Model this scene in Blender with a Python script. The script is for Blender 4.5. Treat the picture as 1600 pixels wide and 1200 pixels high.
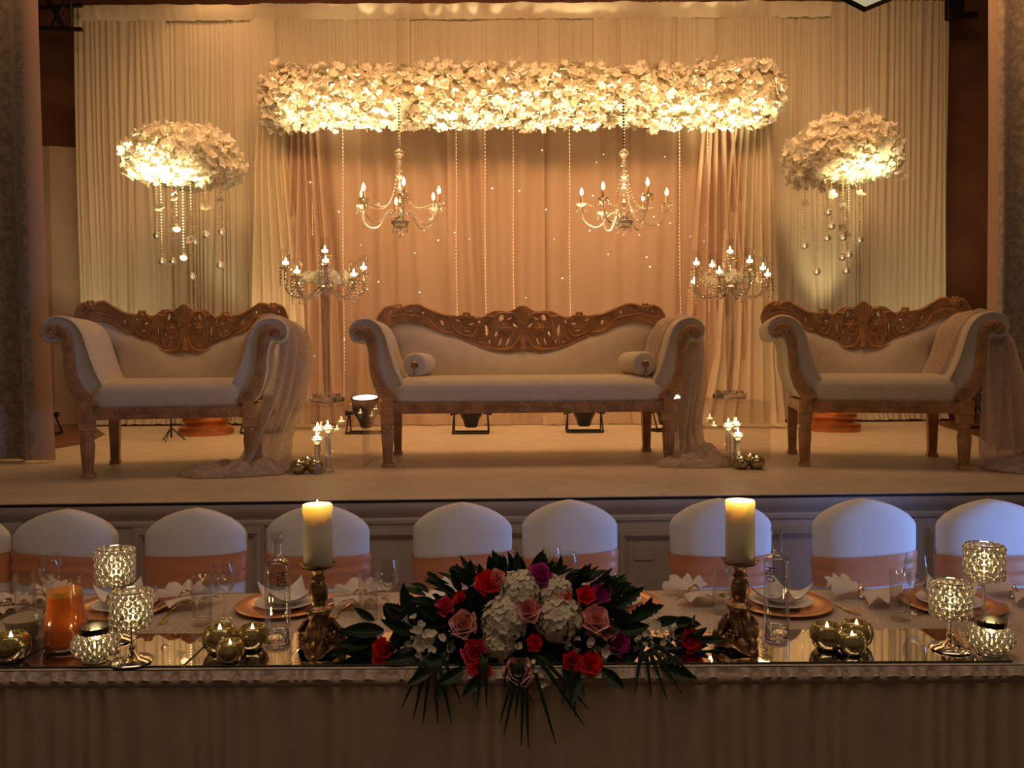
import bpy, bmesh, math, random
from mathutils import Vector, Matrix, noise

R = math.radians
PI = math.pi
SC = bpy.context.scene
COL = SC.collection
for _o in list(bpy.data.objects):
    bpy.data.objects.remove(_o)

# ------------------------------------------------------------------ camera
F = 1244.0                      # focal length in pixels of the 1600 x 1200 frame
CAM = Vector((0, 0, 1.45))
CROT = Matrix.Rotation(R(90 - 1.70), 3, 'X') @ Matrix.Rotation(R(-0.35), 3, 'Z')
cd = bpy.data.cameras.new('camera')
cam = bpy.data.objects.new('camera', cd)
COL.objects.link(cam)
cd.sensor_fit = 'HORIZONTAL'
cd.sensor_width = 36.0
cd.lens = F / 1600 * 36.0
cd.clip_start = 0.05
cam.matrix_world = Matrix.Translation(CAM) @ CROT.to_4x4()
SC.camera = cam

# ------------------------------------------------------------------ light and exposure
SC.view_settings.view_transform = 'Standard'
SC.view_settings.look = 'None'
SC.view_settings.gamma = 1.0
SC.view_settings.use_curve_mapping = False
SC.view_settings.exposure = 0.0
W = bpy.data.worlds.new('hall_ambient')
SC.world = W
W.use_nodes = True
W.node_tree.nodes['Background'].inputs[0].default_value = (1.0, 0.66, 0.44, 1)
W.node_tree.nodes['Background'].inputs[1].default_value = 0.055


def aim(o, target):
    d = Vector(target) - o.location
    o.rotation_euler = d.to_track_quat('-Z', 'Y').to_euler()


def area(name, loc, target, sx, sy, power, col, spread=180):
    l = bpy.data.lights.new(name, 'AREA')
    l.shape = 'RECTANGLE'
    l.size, l.size_y = sx, sy
    l.energy = power
    l.color = col
    l.spread = R(spread)
    o = bpy.data.objects.new(name, l)
    COL.objects.link(o)
    o.location = loc
    aim(o, target)
    return o


def spot(name, loc, target, power, col, angle, blend=0.5, rad=0.05):
    l = bpy.data.lights.new(name, 'SPOT')
    l.energy = power
    l.color = col
    l.spot_size = R(angle)
    l.spot_blend = blend
    l.shadow_soft_size = rad
    o = bpy.data.objects.new(name, l)
    COL.objects.link(o)
    o.location = loc
    aim(o, target)
    return o


def point(name, loc, power, col, rad=0.01):
    l = bpy.data.lights.new(name, 'POINT')
    l.energy = power
    l.color = col
    l.shadow_soft_size = rad
    o = bpy.data.objects.new(name, l)
    COL.objects.link(o)
    o.location = loc
    return o


AMBER = (1.0, 0.50, 0.20)
WARM = (1.0, 0.72, 0.36)
# warm wash from the lamps on the stage ceiling
area('stage_ceiling_wash', (0, 4.75, 5.05), (0, 7.5, 2.6), 6.5, 0.9, 112, AMBER, 120)
area('stage_ceiling_downlights', (0, 5.4, 5.2), (0, 5.3, .8), 6.0, 1.2, 34, AMBER, 140)
# ceiling lamp near the top of the drape on the left
spot('drape_downlight', (-2.85, 7.25, 5.25), (-2.85, 7.7, 4.5), 22, AMBER, 100, 0.9)
# added overhead fill for the chairs and table, no known lamp there
area('added_hall_fill', (0.0, 1.15, 3.3), (0, 2.3, 0.7), 4.6, 0.8, 16, (1.0, 0.68, 0.46), 160)
# added blue light from an unseen source, narrowed onto the right-hand chairs
area('unseen_blue_light', (3.0, 2.42, 0.82), (1.25, 3.02, 0.76), 0.4, 0.8, 4.4, (0.22, 0.40, 1.0), 62)

SC.cycles.max_bounces = 10
SC.cycles.transparent_max_bounces = 24
SC.cycles.transmission_bounces = 8
SC.cycles.sample_clamp_indirect = 4.0
SC.cycles.caustics_refractive = False
SC.cycles.caustics_reflective = False
SC.cycles.use_denoising = True

# ------------------------------------------------------------------ helpers
ZS = 0.833                      # stage floor height
ZT = 0.752                      # table top


def ray(px, py):
    return CROT @ Vector(((px - 800) / F, -(py - 600) / F, -1.0))


def P(px, py, y):               # point seen at a pixel, at depth y in the room
    d = ray(px, py)
    return CAM + d * (y / d.y)


def G(px, py, z):               # point seen at a pixel, on a floor or table top of height z
    d = ray(px, py)
    return CAM + d * ((z - CAM.z) / d.z)


def lerp(a, b, t):
    return a + (b - a) * t


def interp(xs, ys, x):
    if x <= xs[0]:
        return ys[0]
    for i in range(1, len(xs)):
        if x <= xs[i]:
            t = (x - xs[i - 1]) / (xs[i] - xs[i - 1])
            t = t * t * (3 - 2 * t) * 0.5 + t * 0.5
            return lerp(ys[i - 1], ys[i], t)
    return ys[-1]


def catmull(pts, n=6, closed=False):
    pts = [Vector(p) for p in pts]
    m = len(pts)
    out = []
    last = m if closed else m - 1
    for i in range(last):
        if closed:
            p0, p1, p2, p3 = pts[(i - 1) % m], pts[i], pts[(i + 1) % m], pts[(i + 2) % m]
        else:
            p0, p1, p2, p3 = pts[max(i - 1, 0)], pts[i], pts[i + 1], pts[min(i + 2, m - 1)]
        for k in range(n):
            t = k / n
            out.append(0.5 * ((2 * p1) + (p2 - p0) * t + (2 * p0 - 5 * p1 + 4 * p2 - p3) * t * t
                              + (3 * p1 - p0 - 3 * p2 + p3) * t ** 3))
    if not closed:
        out.append(pts[-1])
    return out


class MB:
    def __init__(s):
        s.v, s.f = [], []

    def add(s, vs, fs):
        n = len(s.v)
        s.v += [tuple(v) for v in vs]
        s.f += [tuple(i + n for i in f) for f in fs]
        return s

    def box(s, c, size, rot=None, taper=1.0):
        hx, hy, hz = size[0] / 2, size[1] / 2, size[2] / 2
        vs = []
        for z in (-1, 1):
            k = taper if z > 0 else 1.0
            for x, y in ((-1, -1), (1, -1), (1, 1), (-1, 1)):
                p = Vector((x * hx * k, y * hy * k, z * hz))
                if rot:
                    p = rot @ p
                vs.append(p + Vector(c))
        return s.add(vs, [(0, 3, 2, 1), (4, 5, 6, 7), (0, 1, 5, 4), (1, 2, 6, 5), (2, 3, 7, 6), (3, 0, 4, 7)])

    def rbox(s, c, size, r, seg=3):
        bm = bmesh.new()
        bmesh.ops.create_cube(bm, size=1.0)
        for v in bm.verts:
            v.co = Vector((v.co.x * size[0], v.co.y * size[1], v.co.z * size[2]))
        bmesh.ops.bevel(bm, geom=list(bm.edges), offset=r, segments=seg, profile=0.5, affect='EDGES')
        return s.bm(bm, Vector(c))

    def bm(s, bm, off=Vector((0, 0, 0))):
        bm.verts.index_update()
        s.add([v.co + off for v in bm.verts], [[v.index for v in f.verts] for f in bm.faces])
        bm.free()
        return s

    def tube(s, pts, r, n=8, cap=True, flat=1.0):
        pts = [Vector(p) for p in pts]
        m = len(pts)
        rr = r if isinstance(r, (list, tuple)) else [r] * m
        t0 = (pts[1] - pts[0]).normalized()
        up = Vector((0, 0, 1)) if abs(t0.z) < 0.9 else Vector((0, 1, 0))
        nrm = (up - t0 * up.dot(t0)).normalized()
        vs, fs = [], []
        for i in range(m):
            t = (pts[min(i + 1, m - 1)] - pts[max(i - 1, 0)]).normalized()
            nrm = (nrm - t * nrm.dot(t))
            nrm = nrm.normalized() if nrm.length > 1e-6 else t.orthogonal().normalized()
            b = t.cross(nrm)
            for k in range(n):
                a = 2 * PI * k / n
                vs.append(pts[i] + (nrm * math.cos(a) * flat + b * math.sin(a)) * rr[i])
        for i in range(m - 1):
            for k in range(n):
                k2 = (k + 1) % n
                fs.append((i * n + k, i * n + k2, (i + 1) * n + k2, (i + 1) * n + k))
        if cap:
            fs.append(tuple(range(n - 1, -1, -1)))
            fs.append(tuple((m - 1) * n + k for k in range(n)))
        return s.add(vs, fs)

    def lathe(s, prof, n=24, c=(0, 0, 0), mtx=None, close=False):
        c = Vector(c)
        vs, fs, rows = [], [], []
        for r, z in prof:
            if r < 1e-6:
                rows.append([len(vs)])
                vs.append(Vector((0, 0, z)))
            else:
                rows.append(list(range(len(vs), len(vs) + n)))
                for k in range(n):
                    a = 2 * PI * k / n
                    vs.append(Vector((r * math.cos(a), r * math.sin(a), z)))
        pairs = list(zip(rows[:-1], rows[1:]))
        if close:
            pairs.append((rows[-1], rows[0]))
        for a, b in pairs:
            if len(a) == 1 and len(b) == 1:
                continue
            for k in range(n):
                k2 = (k + 1) % n
                if len(a) == 1:
                    fs.append((a[0], b[k2], b[k]))
                elif len(b) == 1:
                    fs.append((a[k], a[k2], b[0]))
                else:
                    fs.append((a[k], a[k2], b[k2], b[k]))
        if mtx is not None:
            vs = [mtx @ v for v in vs]
        return s.add([v + c for v in vs], fs)

    def ball(s, c, r, n=10, m=6, sc=(1, 1, 1)):
        prof = [(r * math.sin(PI * i / m), -r * math.cos(PI * i / m)) for i in range(m + 1)]
        prof[0] = (0, -r)
        prof[-1] = (0, r)
        return s.lathe(prof, n, c, Matrix.Diagonal(Vector(sc)))

    def octa(s, c, r, rz=None):
        rz = rz or r
        c = Vector(c)
        vs = [c + Vector(p) for p in ((r, 0, 0), (0, r, 0), (-r, 0, 0), (0, -r, 0), (0, 0, rz), (0, 0, -rz))]
        return s.add(vs, [(0, 1, 4), (1, 2, 4), (2, 3, 4), (3, 0, 4), (1, 0, 5), (2, 1, 5), (3, 2, 5), (0, 3, 5)])

    def grid(s, fn, nu, nv, cu=False, flip=False):
        vs = [fn(i / (nu if cu else nu - 1), j / (nv - 1)) for j in range(nv) for i in range(nu)]
        fs = []
        for j in range(nv - 1):
            for i in range(nu if cu else nu - 1):
                i2 = (i + 1) % nu
                f = (j * nu + i, j * nu + i2, (j + 1) * nu + i2, (j + 1) * nu + i)
                fs.append(f[::-1] if flip else f)
        return s.add(vs, fs)

    def loft(s, rings, cap=True):
        n = len(rings[0])
        vs = [p for r in rings for p in r]
        fs = []
        for i in range(len(rings) - 1):
            for k in range(n):
                k2 = (k + 1) % n
                fs.append((i * n + k, i * n + k2, (i + 1) * n + k2, (i + 1) * n + k))
        if cap:
            fs.append(tuple(range(n - 1, -1, -1)))
            fs.append(tuple((len(rings) - 1) * n + k for k in range(n)))
        return s.add(vs, fs)

    def mesh(s, me, mtx=None):
        vs = [(mtx @ v.co) if mtx else v.co.copy() for v in me.vertices]
        return s.add(vs, [tuple(p.vertices) for p in me.polygons])

    def xf(s, mtx):
        s.v = [tuple(mtx @ Vector(v)) for v in s.v]
        return s

    def data(s, name, mat, smooth=True, angle=50):
        me = bpy.data.meshes.new(name)
        me.from_pydata(s.v, [], s.f)
        if mat:
            me.materials.append(mat)
        if smooth:
            me.shade_smooth()
            me.set_sharp_from_angle(angle=R(angle))
        me.update()
        return me

    def build(s, name, mat, parent=None, world=False, smooth=True, angle=50, fix=False):
        if world and parent is not None:
            s.xf(WM(parent).inverted())
        me = s.data(name, mat, smooth, angle)
        if fix:
            bm = bmesh.new()
            bm.from_mesh(me)
            bmesh.ops.recalc_face_normals(bm, faces=bm.faces)
            bm.to_mesh(me)
            bm.free()
        o = bpy.data.objects.new(name, me)
        COL.objects.link(o)
        if parent is not None:
            o.parent = parent
        return o


def WM(o):
    m = Matrix.Translation(o.location) @ o.rotation_euler.to_matrix().to_4x4() @ Matrix.Diagonal(o.scale).to_4x4()
    return (WM(o.parent) @ m) if o.parent else m


def inst(me, name, parent, loc=(0, 0, 0), rot=(0, 0, 0), sc=1.0):
    o = bpy.data.objects.new(name, me)
    COL.objects.link(o)
    o.parent = parent
    o.location = loc
    o.rotation_euler = rot
    o.scale = (sc, sc, sc) if not isinstance(sc, (tuple, list)) else sc
    return o


def thing(name, label, cat, loc=(0, 0, 0), rz=0.0, group=None):
    o = bpy.data.objects.new(name, None)
    COL.objects.link(o)
    o.empty_display_size = 0.05
    o.location = loc
    o.rotation_euler = (0, 0, rz)
    return tag(o, label, cat, group)


def tag(o, label, cat, group=None):
    o['label'] = label
    o['category'] = cat
    if group:
        o['group'] = group
    return o


def struct(o):
    o['kind'] = 'structure'
    return o


def stuff(o):
    o['kind'] = 'stuff'
    return o


def copy_tree(o, parent=None):
    c = o.copy()
    COL.objects.link(c)
    c.parent = parent
    for ch in list(o.children):
        copy_tree(ch, c)
    return c


def copy_thing(o, label, loc, rz=0.0, sc=1.0):
    c = copy_tree(o)
    c.location = loc
    c.rotation_euler = (0, 0, rz)
    c.scale = (sc, sc, sc)
    c['label'] = label
    return c


def curve_mesh(splines, extrude, bevel, name='carving'):
    cu = bpy.data.curves.new(name, 'CURVE')
    cu.dimensions = '2D'
    cu.fill_mode = 'BOTH'
    cu.extrude = extrude
    cu.bevel_depth = bevel
    cu.bevel_resolution = 1
    for pts in splines:
        sp = cu.splines.new('POLY')
        sp.points.add(len(pts) - 1)
        for p, q in zip(sp.points, pts):
            p.co = (q[0], q[1], 0, 1)
        sp.use_cyclic_u = True
    o = bpy.data.objects.new(name, cu)
    COL.objects.link(o)
    dg = bpy.context.evaluated_depsgraph_get()
    dg.update()
    me = bpy.data.meshes.new_from_object(o.evaluated_get(dg))
    bpy.data.objects.remove(o)
    bpy.data.curves.remove(cu)
    return me


def text_mesh(txt, size, extrude=0.0):
    cu = bpy.data.curves.new('lettering', 'FONT')
    cu.body = txt
    cu.size = size
    cu.extrude = extrude
    cu.resolution_u = 3
    o = bpy.data.objects.new('lettering', cu)
    COL.objects.link(o)
    dg = bpy.context.evaluated_depsgraph_get()
    dg.update()
    me = bpy.data.meshes.new_from_object(o.evaluated_get(dg))
    bpy.data.objects.remove(o)
    bpy.data.curves.remove(cu)
    return me


# ------------------------------------------------------------------ materials
MATS = {}


def mat(name, col=(0.8, 0.8, 0.8), rough=0.5, metal=0.0, spec=0.5, trans=0.0, ior=1.45, sss=0.0, sssr=(0.02, 0.01, 0.005),
        emis=None, es=0.0, var=None, bump=None, sheen=0.0, coat=0.0, translucent=0.0, clear=0.0, aniso=None):
    m = bpy.data.materials.new(name)
    MATS[name] = m
    m.use_nodes = True
    nt = m.node_tree
    b = nt.nodes['Principled BSDF']
    out = nt.nodes['Material Output']
    b.inputs['Base Color'].default_value = (*col, 1)
    b.inputs['Roughness'].default_value = rough
    b.inputs['Metallic'].default_value = metal
    b.inputs['Specular IOR Level'].default_value = spec
    b.inputs['Transmission Weight'].default_value = trans
    b.inputs['IOR'].default_value = ior
    if sss:
        b.inputs['Subsurface Weight'].default_value = sss
        b.inputs['Subsurface Radius'].default_value = sssr
        b.inputs['Subsurface Scale'].default_value = 1.0
    if emis:
        b.inputs['Emission Color'].default_value = (*emis, 1)
        b.inputs['Emission Strength'].default_value = es
    b.inputs['Sheen Weight'].default_value = sheen
    b.inputs['Coat Weight'].default_value = coat
    tc = nt.nodes.new('ShaderNodeTexCoord')
    if var:
        scale, amt = var[0], var[1]
        n = nt.nodes.new('ShaderNodeTexNoise')
        n.inputs['Scale'].default_value = scale
        n.inputs['Detail'].default_value = 4
        nt.links.new(tc.outputs['Object'], n.inputs['Vector'])
        rmp = nt.nodes.new('ShaderNodeValToRGB')
        c2 = var[2] if len(var) > 2 else tuple(c * (1 - amt) for c in col)
        rmp.color_ramp.elements[0].position = 0.38
        rmp.color_ramp.elements[0].color = (*c2, 1)
        rmp.color_ramp.elements[1].position = 0.62
        rmp.color_ramp.elements[1].color = (*col, 1)
        nt.links.new(n.outputs['Fac'], rmp.inputs['Fac'])
        nt.links.new(rmp.outputs['Color'], b.inputs['Base Color'])
    if bump:
        n2 = nt.nodes.new('ShaderNodeTexNoise')
        n2.inputs['Scale'].default_value = bump[0]
        n2.inputs['Detail'].default_value = 3
        nt.links.new(tc.outputs['Object'], n2.inputs['Vector'])
        bp = nt.nodes.new('ShaderNodeBump')
        bp.inputs['Strength'].default_value = bump[1]
        bp.inputs['Distance'].default_value = bump[2] if len(bump) > 2 else 0.01
        nt.links.new(n2.outputs['Fac'], bp.inputs['Height'])
        nt.links.new(bp.outputs['Normal'], b.inputs['Normal'])
    last = b.outputs['BSDF']
    if translucent:
        t = nt.nodes.new('ShaderNodeBsdfTranslucent')
        t.inputs['Color'].default_value = (*col, 1)
        mx = nt.nodes.new('ShaderNodeMixShader')
        mx.inputs[0].default_value = translucent
        nt.links.new(last, mx.inputs[1])
        nt.links.new(t.outputs[0], mx.inputs[2])
        last = mx.outputs[0]
    if clear:
        t = nt.nodes.new('ShaderNodeBsdfTransparent')
        mx = nt.nodes.new('ShaderNodeMixShader')
        mx.inputs[0].default_value = clear
        nt.links.new(last, mx.inputs[1])
        nt.links.new(t.outputs[0], mx.inputs[2])
        last = mx.outputs[0]
    nt.links.new(last, out.inputs['Surface'])
    return m


def thin_glass(name, tint=(0.96, 0.96, 0.96), base=0.05, edge=0.6, rough=0.0):
    m = bpy.data.materials.new(name)
    m.use_nodes = True
    nt = m.node_tree
    nt.nodes.remove(nt.nodes['Principled BSDF'])
    out = nt.nodes['Material Output']
    tr = nt.nodes.new('ShaderNodeBsdfTransparent')
    tr.inputs[0].default_value = (*tint, 1)
    gl = nt.nodes.new('ShaderNodeBsdfGlossy')
    gl.inputs['Roughness'].default_value = rough
    lw = nt.nodes.new('ShaderNodeLayerWeight')
    lw.inputs['Blend'].default_value = 0.35
    mr = nt.nodes.new('ShaderNodeMapRange')
    mr.inputs['To Min'].default_value = base
    mr.inputs['To Max'].default_value = edge
    nt.links.new(lw.outputs['Facing'], mr.inputs['Value'])
    mx = nt.nodes.new('ShaderNodeMixShader')
    nt.links.new(mr.outputs[0], mx.inputs[0])
    nt.links.new(tr.outputs[0], mx.inputs[1])
    nt.links.new(gl.outputs[0], mx.inputs[2])
    nt.links.new(mx.outputs[0], out.inputs['Surface'])
    return m


def emitter(name, col, s):
    m = bpy.data.materials.new(name)
    m.use_nodes = True
    nt = m.node_tree
    nt.nodes.remove(nt.nodes['Principled BSDF'])
    e = nt.nodes.new('ShaderNodeEmission')
    e.inputs[0].default_value = (*col, 1)
    e.inputs[1].default_value = s
    nt.links.new(e.outputs[0], nt.nodes['Material Output'].inputs['Surface'])
    return m


M = {}
M['ivory_drape'] = mat('ivory_drape', (0.80, 0.74, 0.60), 0.6, spec=0.2, translucent=0.25, bump=(60, 0.15))
M['peach_sheer'] = mat('peach_sheer', (0.64, 0.485, 0.375), 0.55, spec=0.25, translucent=0.35, clear=0.12)
M['ivory_sheer'] = mat('ivory_sheer', (0.82, 0.74, 0.58), 0.55, spec=0.25, translucent=0.35, clear=0.22)
M['grey_velvet'] = mat('grey_velvet', (0.46, 0.40, 0.33), 0.9, spec=0.1, sheen=0.3, var=(26, 0.35), bump=(90, 0.4))
M['pink_lining'] = mat('pink_lining', (0.42, 0.30, 0.24), 0.8, spec=0.1)
M['brown_wall'] = mat('brown_wall', (0.20, 0.095, 0.06), 0.8, spec=0.2, var=(3, 0.2), bump=(40, 0.1))
M['cream_paint'] = mat('cream_paint', (0.42, 0.33, 0.26), 0.55, var=(4, 0.1), bump=(30, 0.05))
M['ceiling_dark'] = mat('ceiling_dark', (0.05, 0.04, 0.035), 0.9, var=(6, 0.3))
M['black_metal'] = mat('black_metal', (0.012, 0.011, 0.010), 0.35, spec=0.5, bump=(80, 0.1))
M['stage_wood'] = mat('stage_wood', (0.20, 0.085, 0.045), 0.45, var=(5, 0.4), bump=(30, 0.15))
M['stage_sheet'] = mat('stage_sheet', (0.66, 0.57, 0.45), 0.42, spec=0.35, var=(9, 0.12), bump=(45, 0.25, 0.004))
M['stage_paint'] = mat('stage_paint', (0.52, 0.47, 0.42), 0.5, var=(5, 0.12), bump=(40, 0.08))
M['hall_carpet'] = mat('hall_carpet', (0.12, 0.06, 0.05), 0.95, var=(30, 0.4))
M['wood'] = mat('carved_wood', (0.52, 0.275, 0.125), 0.42, spec=0.45, var=(14, 0.35), bump=(50, 0.25, 0.004))
M['cream_velvet'] = mat('cream_velvet', (0.63, 0.55, 0.44), 0.75, spec=0.2, sheen=0.15, var=(14, 0.07), bump=(120, 0.25, 0.003))
M['lace'] = mat('lace', (0.74, 0.62, 0.53), 0.8, spec=0.1, translucent=0.4, clear=0.22, var=(45, 0.22), bump=(55, 0.9, 0.01))
M['petal'] = mat('petal', (0.90, 0.87, 0.76), 0.5, spec=0.3, translucent=0.30)
M['petal_core'] = mat('petal_core', (0.62, 0.54, 0.36), 0.9, var=(20, 0.4))
M['flower_eye'] = mat('flower_eye', (0.75, 0.42, 0.08), 0.6)
M['copper'] = mat('copper_paint', (0.62, 0.235, 0.085), 0.30, metal=0.75, var=(8, 0.2), bump=(20, 0.05))
M['acrylic'] = thin_glass('acrylic', (0.965, 0.96, 0.955), 0.03, 0.30, 0.01)
M['glass'] = thin_glass('glass', (0.98, 0.98, 0.98), 0.035, 0.5, 0.0)
M['glass_solid'] = mat('glass_solid', (1, 1, 1), 0.0, trans=1.0, ior=1.45)
M['crystal'] = mat('crystal', (1, 0.97, 0.93), 0.02, trans=0.75, ior=1.6, spec=0.9)
M['bead'] = mat('crystal_bead', (0.95, 0.85, 0.68), 0.06, metal=0.75, spec=0.9)
M['silver'] = mat('silver', (0.86, 0.78, 0.68), 0.10, metal=1.0)
M['mercury'] = mat('mercury_glass', (0.66, 0.56, 0.33), 0.13, metal=0.95, translucent=0.14, var=(90, 0.55), bump=(60, 0.25, 0.003))
M['flame'] = emitter('flame', (1.0, 0.70, 0.28), 26.0)
M['bulb'] = emitter('bulb', (1.0, 0.72, 0.34), 14.0)
M['lens'] = emitter('lamp_lens', (1.0, 0.86, 0.66), 9.0)
M['led'] = emitter('led', (1.0, 0.70, 0.40), 5.0)
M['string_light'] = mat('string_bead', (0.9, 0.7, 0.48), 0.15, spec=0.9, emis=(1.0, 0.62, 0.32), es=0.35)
M['wax'] = mat('candle_wax', (0.95, 0.84, 0.63), 0.45, sss=1.0, sssr=(0.018, 0.016, 0.013))
M['wick'] = mat('wick', (0.02, 0.015, 0.01), 0.9)
M['bronze'] = mat('antique_bronze', (0.50, 0.29, 0.14), 0.33, metal=0.75, var=(38, 0.6), bump=(55, 0.5, 0.006))
M['chair_white'] = mat('chair_cover_white', (0.80, 0.79, 0.78), 0.7, spec=0.2, bump=(120, 0.1, 0.002))
M['sash'] = mat('coral_sash', (0.70, 0.285, 0.125), 0.38, spec=0.5, var=(4, 0.12), sheen=0.2)
M['cloth'] = mat('table_cloth', (0.68, 0.56, 0.45), 0.55, spec=0.4, var=(120, 0.25), bump=(160, 0.4, 0.002))
M['skirt'] = mat('table_skirt', (0.58, 0.46, 0.30), 0.55, spec=0.3, var=(10, 0.1))
M['frill'] = mat('skirt_frill', (0.62, 0.48, 0.36), 0.6, spec=0.3)
M['table_board'] = mat('table_board', (0.35, 0.22, 0.12), 0.6, var=(8, 0.3))
M['mirror'] = mat('mirror', (0.92, 0.92, 0.90), 0.01, metal=1.0)
M['mirror_edge'] = mat('mirror_edge', (0.02, 0.03, 0.025), 0.2)
M['charger'] = mat('charger_coral', (0.80, 0.33, 0.12), 0.26, metal=0.35, spec=0.5, coat=0.3)
M['china'] = mat('white_china', (0.82, 0.80, 0.78), 0.22, spec=0.5)
M['cream_china'] = mat('cream_china', (0.66, 0.58, 0.42), 0.3, spec=0.5)
M['napkin'] = mat('napkin_linen', (0.80, 0.74, 0.68), 0.8, spec=0.1, translucent=0.1, bump=(140, 0.2, 0.002))
M['gold'] = mat('gold', (0.85, 0.60, 0.25), 0.25, metal=1.0)
M['juice'] = mat('orange_juice', (1.0, 0.20, 0.015), 0.2, spec=0.4)
M['juice_pulp'] = mat('juice_froth', (1.0, 0.42, 0.06), 0.4)
M['ink'] = mat('bottle_print', (0.01, 0.012, 0.03), 0.4)
M['leaf'] = mat('dark_leaf', (0.018, 0.050, 0.018), 0.42, spec=0.4, var=(30, 0.45), translucent=0.12)
M['palm'] = mat('palm_leaf', (0.020, 0.045, 0.020), 0.5, spec=0.35, var=(30, 0.4))
M['rose_red'] = mat('rose_red', (0.92, 0.03, 0.02), 0.5, spec=0.3, sss=0.25)
M['rose_pink'] = mat('rose_pink', (0.92, 0.45, 0.41), 0.5, spec=0.3, sss=0.25)
M['rose_hot'] = mat('rose_hot_pink', (0.80, 0.08, 0.17), 0.5, spec=0.3, sss=0.25)
M['rose_magenta'] = mat('rose_magenta', (0.58, 0.05, 0.34), 0.5, spec=0.3, sss=0.25)
M['hydrangea'] = mat('hydrangea_cream', (0.82, 0.75, 0.60), 0.6, spec=0.2, translucent=0.15)
M['stock'] = mat('stock_white', (0.84, 0.80, 0.66), 0.6, spec=0.2, translucent=0.15)
M['lantern_glass'] = mat('lantern_glass', (0.85, 0.85, 0.75), 0.2, emis=(1.0, 0.86, 0.55), es=0.35)
M['dark_band'] = mat('dark_band', (0.02, 0.012, 0.012), 0.3)

# ================================================================== the setting
EL, ER = G(0, 787, ZS), G(1600, 767, ZS)
EDIR = (ER - EL).normalized()
EANG = math.atan2(EDIR.y, EDIR.x)


def edge_at(x):
    t = (x - EL.x) / (ER.x - EL.x)
    return EL.y + (ER.y - EL.y) * t


def slab(name, outline, z0, z1, m):
    n = len(outline)
    b = MB()
    b.add([(x, y, z0) for x, y in outline] + [(x, y, z1) for x, y in outline],
          [tuple(range(n - 1, -1, -1)), tuple(range(n, 2 * n))] + [(i, (i + 1) % n, n + (i + 1) % n, n + i) for i in range(n)])
    return b.build(name, m, smooth=False)


struct(slab('floor', [(-6, -3), (6, -3), (6, 8.4), (-6, 8.4)], -0.05, 0.0, M['hall_carpet']))
XW = 5.4
struct(slab('floor_stage', [(-XW, edge_at(-XW) + 0.03), (XW, edge_at(XW) + 0.03), (XW, 8.3), (-XW, 8.3)], ZS - 0.06, ZS - 0.004, M['stage_wood']))
shl = [(-4.3, edge_at(-4.3) - 0.01), (4.3, edge_at(4.3) - 0.01)]
for a in ((1560, 700), (1525, 681), (1477, 668)):
    g = G(a[0], a[1], ZS)
    shl.append((g.x, g.y))
shl += [(4.05, 7.7), (-4.05, 7.7)]
for a in ((165, 679), (135, 693), (82, 702), (0, 716)):
    g = G(a[0], a[1], ZS)
    shl.append((g.x, g.y))
sheet = slab('floor_stage_covering', shl, ZS - 0.004, ZS, M['stage_sheet'])
struct(sheet)
struct(MB().box((0, 8.35, 3.2), (2 * XW + 0.2, 0.1, 5.0)).build('wall_back', M['brown_wall'], smooth=False))
struct(MB().box((-XW - 0.05, 6.6, 3.2), (0.1, 3.5, 5.0)).build('wall_left', M['brown_wall'], smooth=False))
struct(MB().box((XW + 0.05, 6.6, 3.2), (0.1, 3.5, 5.0)).build('wall_right', M['brown_wall'], smooth=False))
struct(MB().box((0, 6.1, 5.75), (2 * XW + 0.2, 4.6, 0.1)).build('ceiling', M['ceiling_dark'], smooth=False))
# pale partition standing out from the wall on the left
zt = P(90, 228, 8.04).z
part = MB()
part.add([(-5.3, 8.16, ZS - .004), (-4.62, 8.04, ZS - .004), (-4.0, 8.22, ZS - .004), (-4.0, 8.3, ZS - .004), (-5.3, 8.3, ZS - .004),
          (-5.3, 8.16, zt), (-4.62, 8.04, zt), (-4.0, 8.22, zt), (-4.0, 8.3, zt), (-5.3, 8.3, zt)],
         [(0, 1, 6, 5), (1, 2, 7, 6), (2, 3, 8, 7), (3, 4, 9, 8), (4, 0, 5, 9), (5, 6, 7, 8, 9), (4, 3, 2, 1, 0)])
struct(part.build('wall_left_partition', M['cream_paint'], smooth=False))
bb = MB()
for z0, z1, o in ((ZS - .004, ZS + .15, .016), (ZS + .15, ZS + .18, .009)):
    bb.add([(-5.3, 8.16 - o, z0), (-4.62, 8.04 - o, z0), (-4.0, 8.22 - o, z0), (-5.3, 8.16 - o, z1), (-4.62, 8.04 - o, z1), (-4.0, 8.22 - o, z1),
            (-4.62, 8.04, z1), (-5.3, 8.16, z1), (-4.0, 8.22, z1)],
           [(0, 1, 4, 3), (1, 2, 5, 4), (3, 4, 6, 7), (4, 5, 8, 6)])
struct(bb.build('baseboard_left', M['cream_paint'], smooth=False))

# stage front: nosing, cornice, wall and raised panel mouldings
SL = 9.0
fo = Vector((-4.6, edge_at(-4.6), 0))
FM = Matrix.Translation(fo) @ Matrix.Rotation(EANG, 4, 'Z')


def fb(x0, x1, y0, y1, z0, z1, b=None):
    b = b or MB()
    return b.box(((x0 + x1) / 2, (y0 + y1) / 2, (z0 + z1) / 2), (x1 - x0, y1 - y0, z1 - z0))


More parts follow.
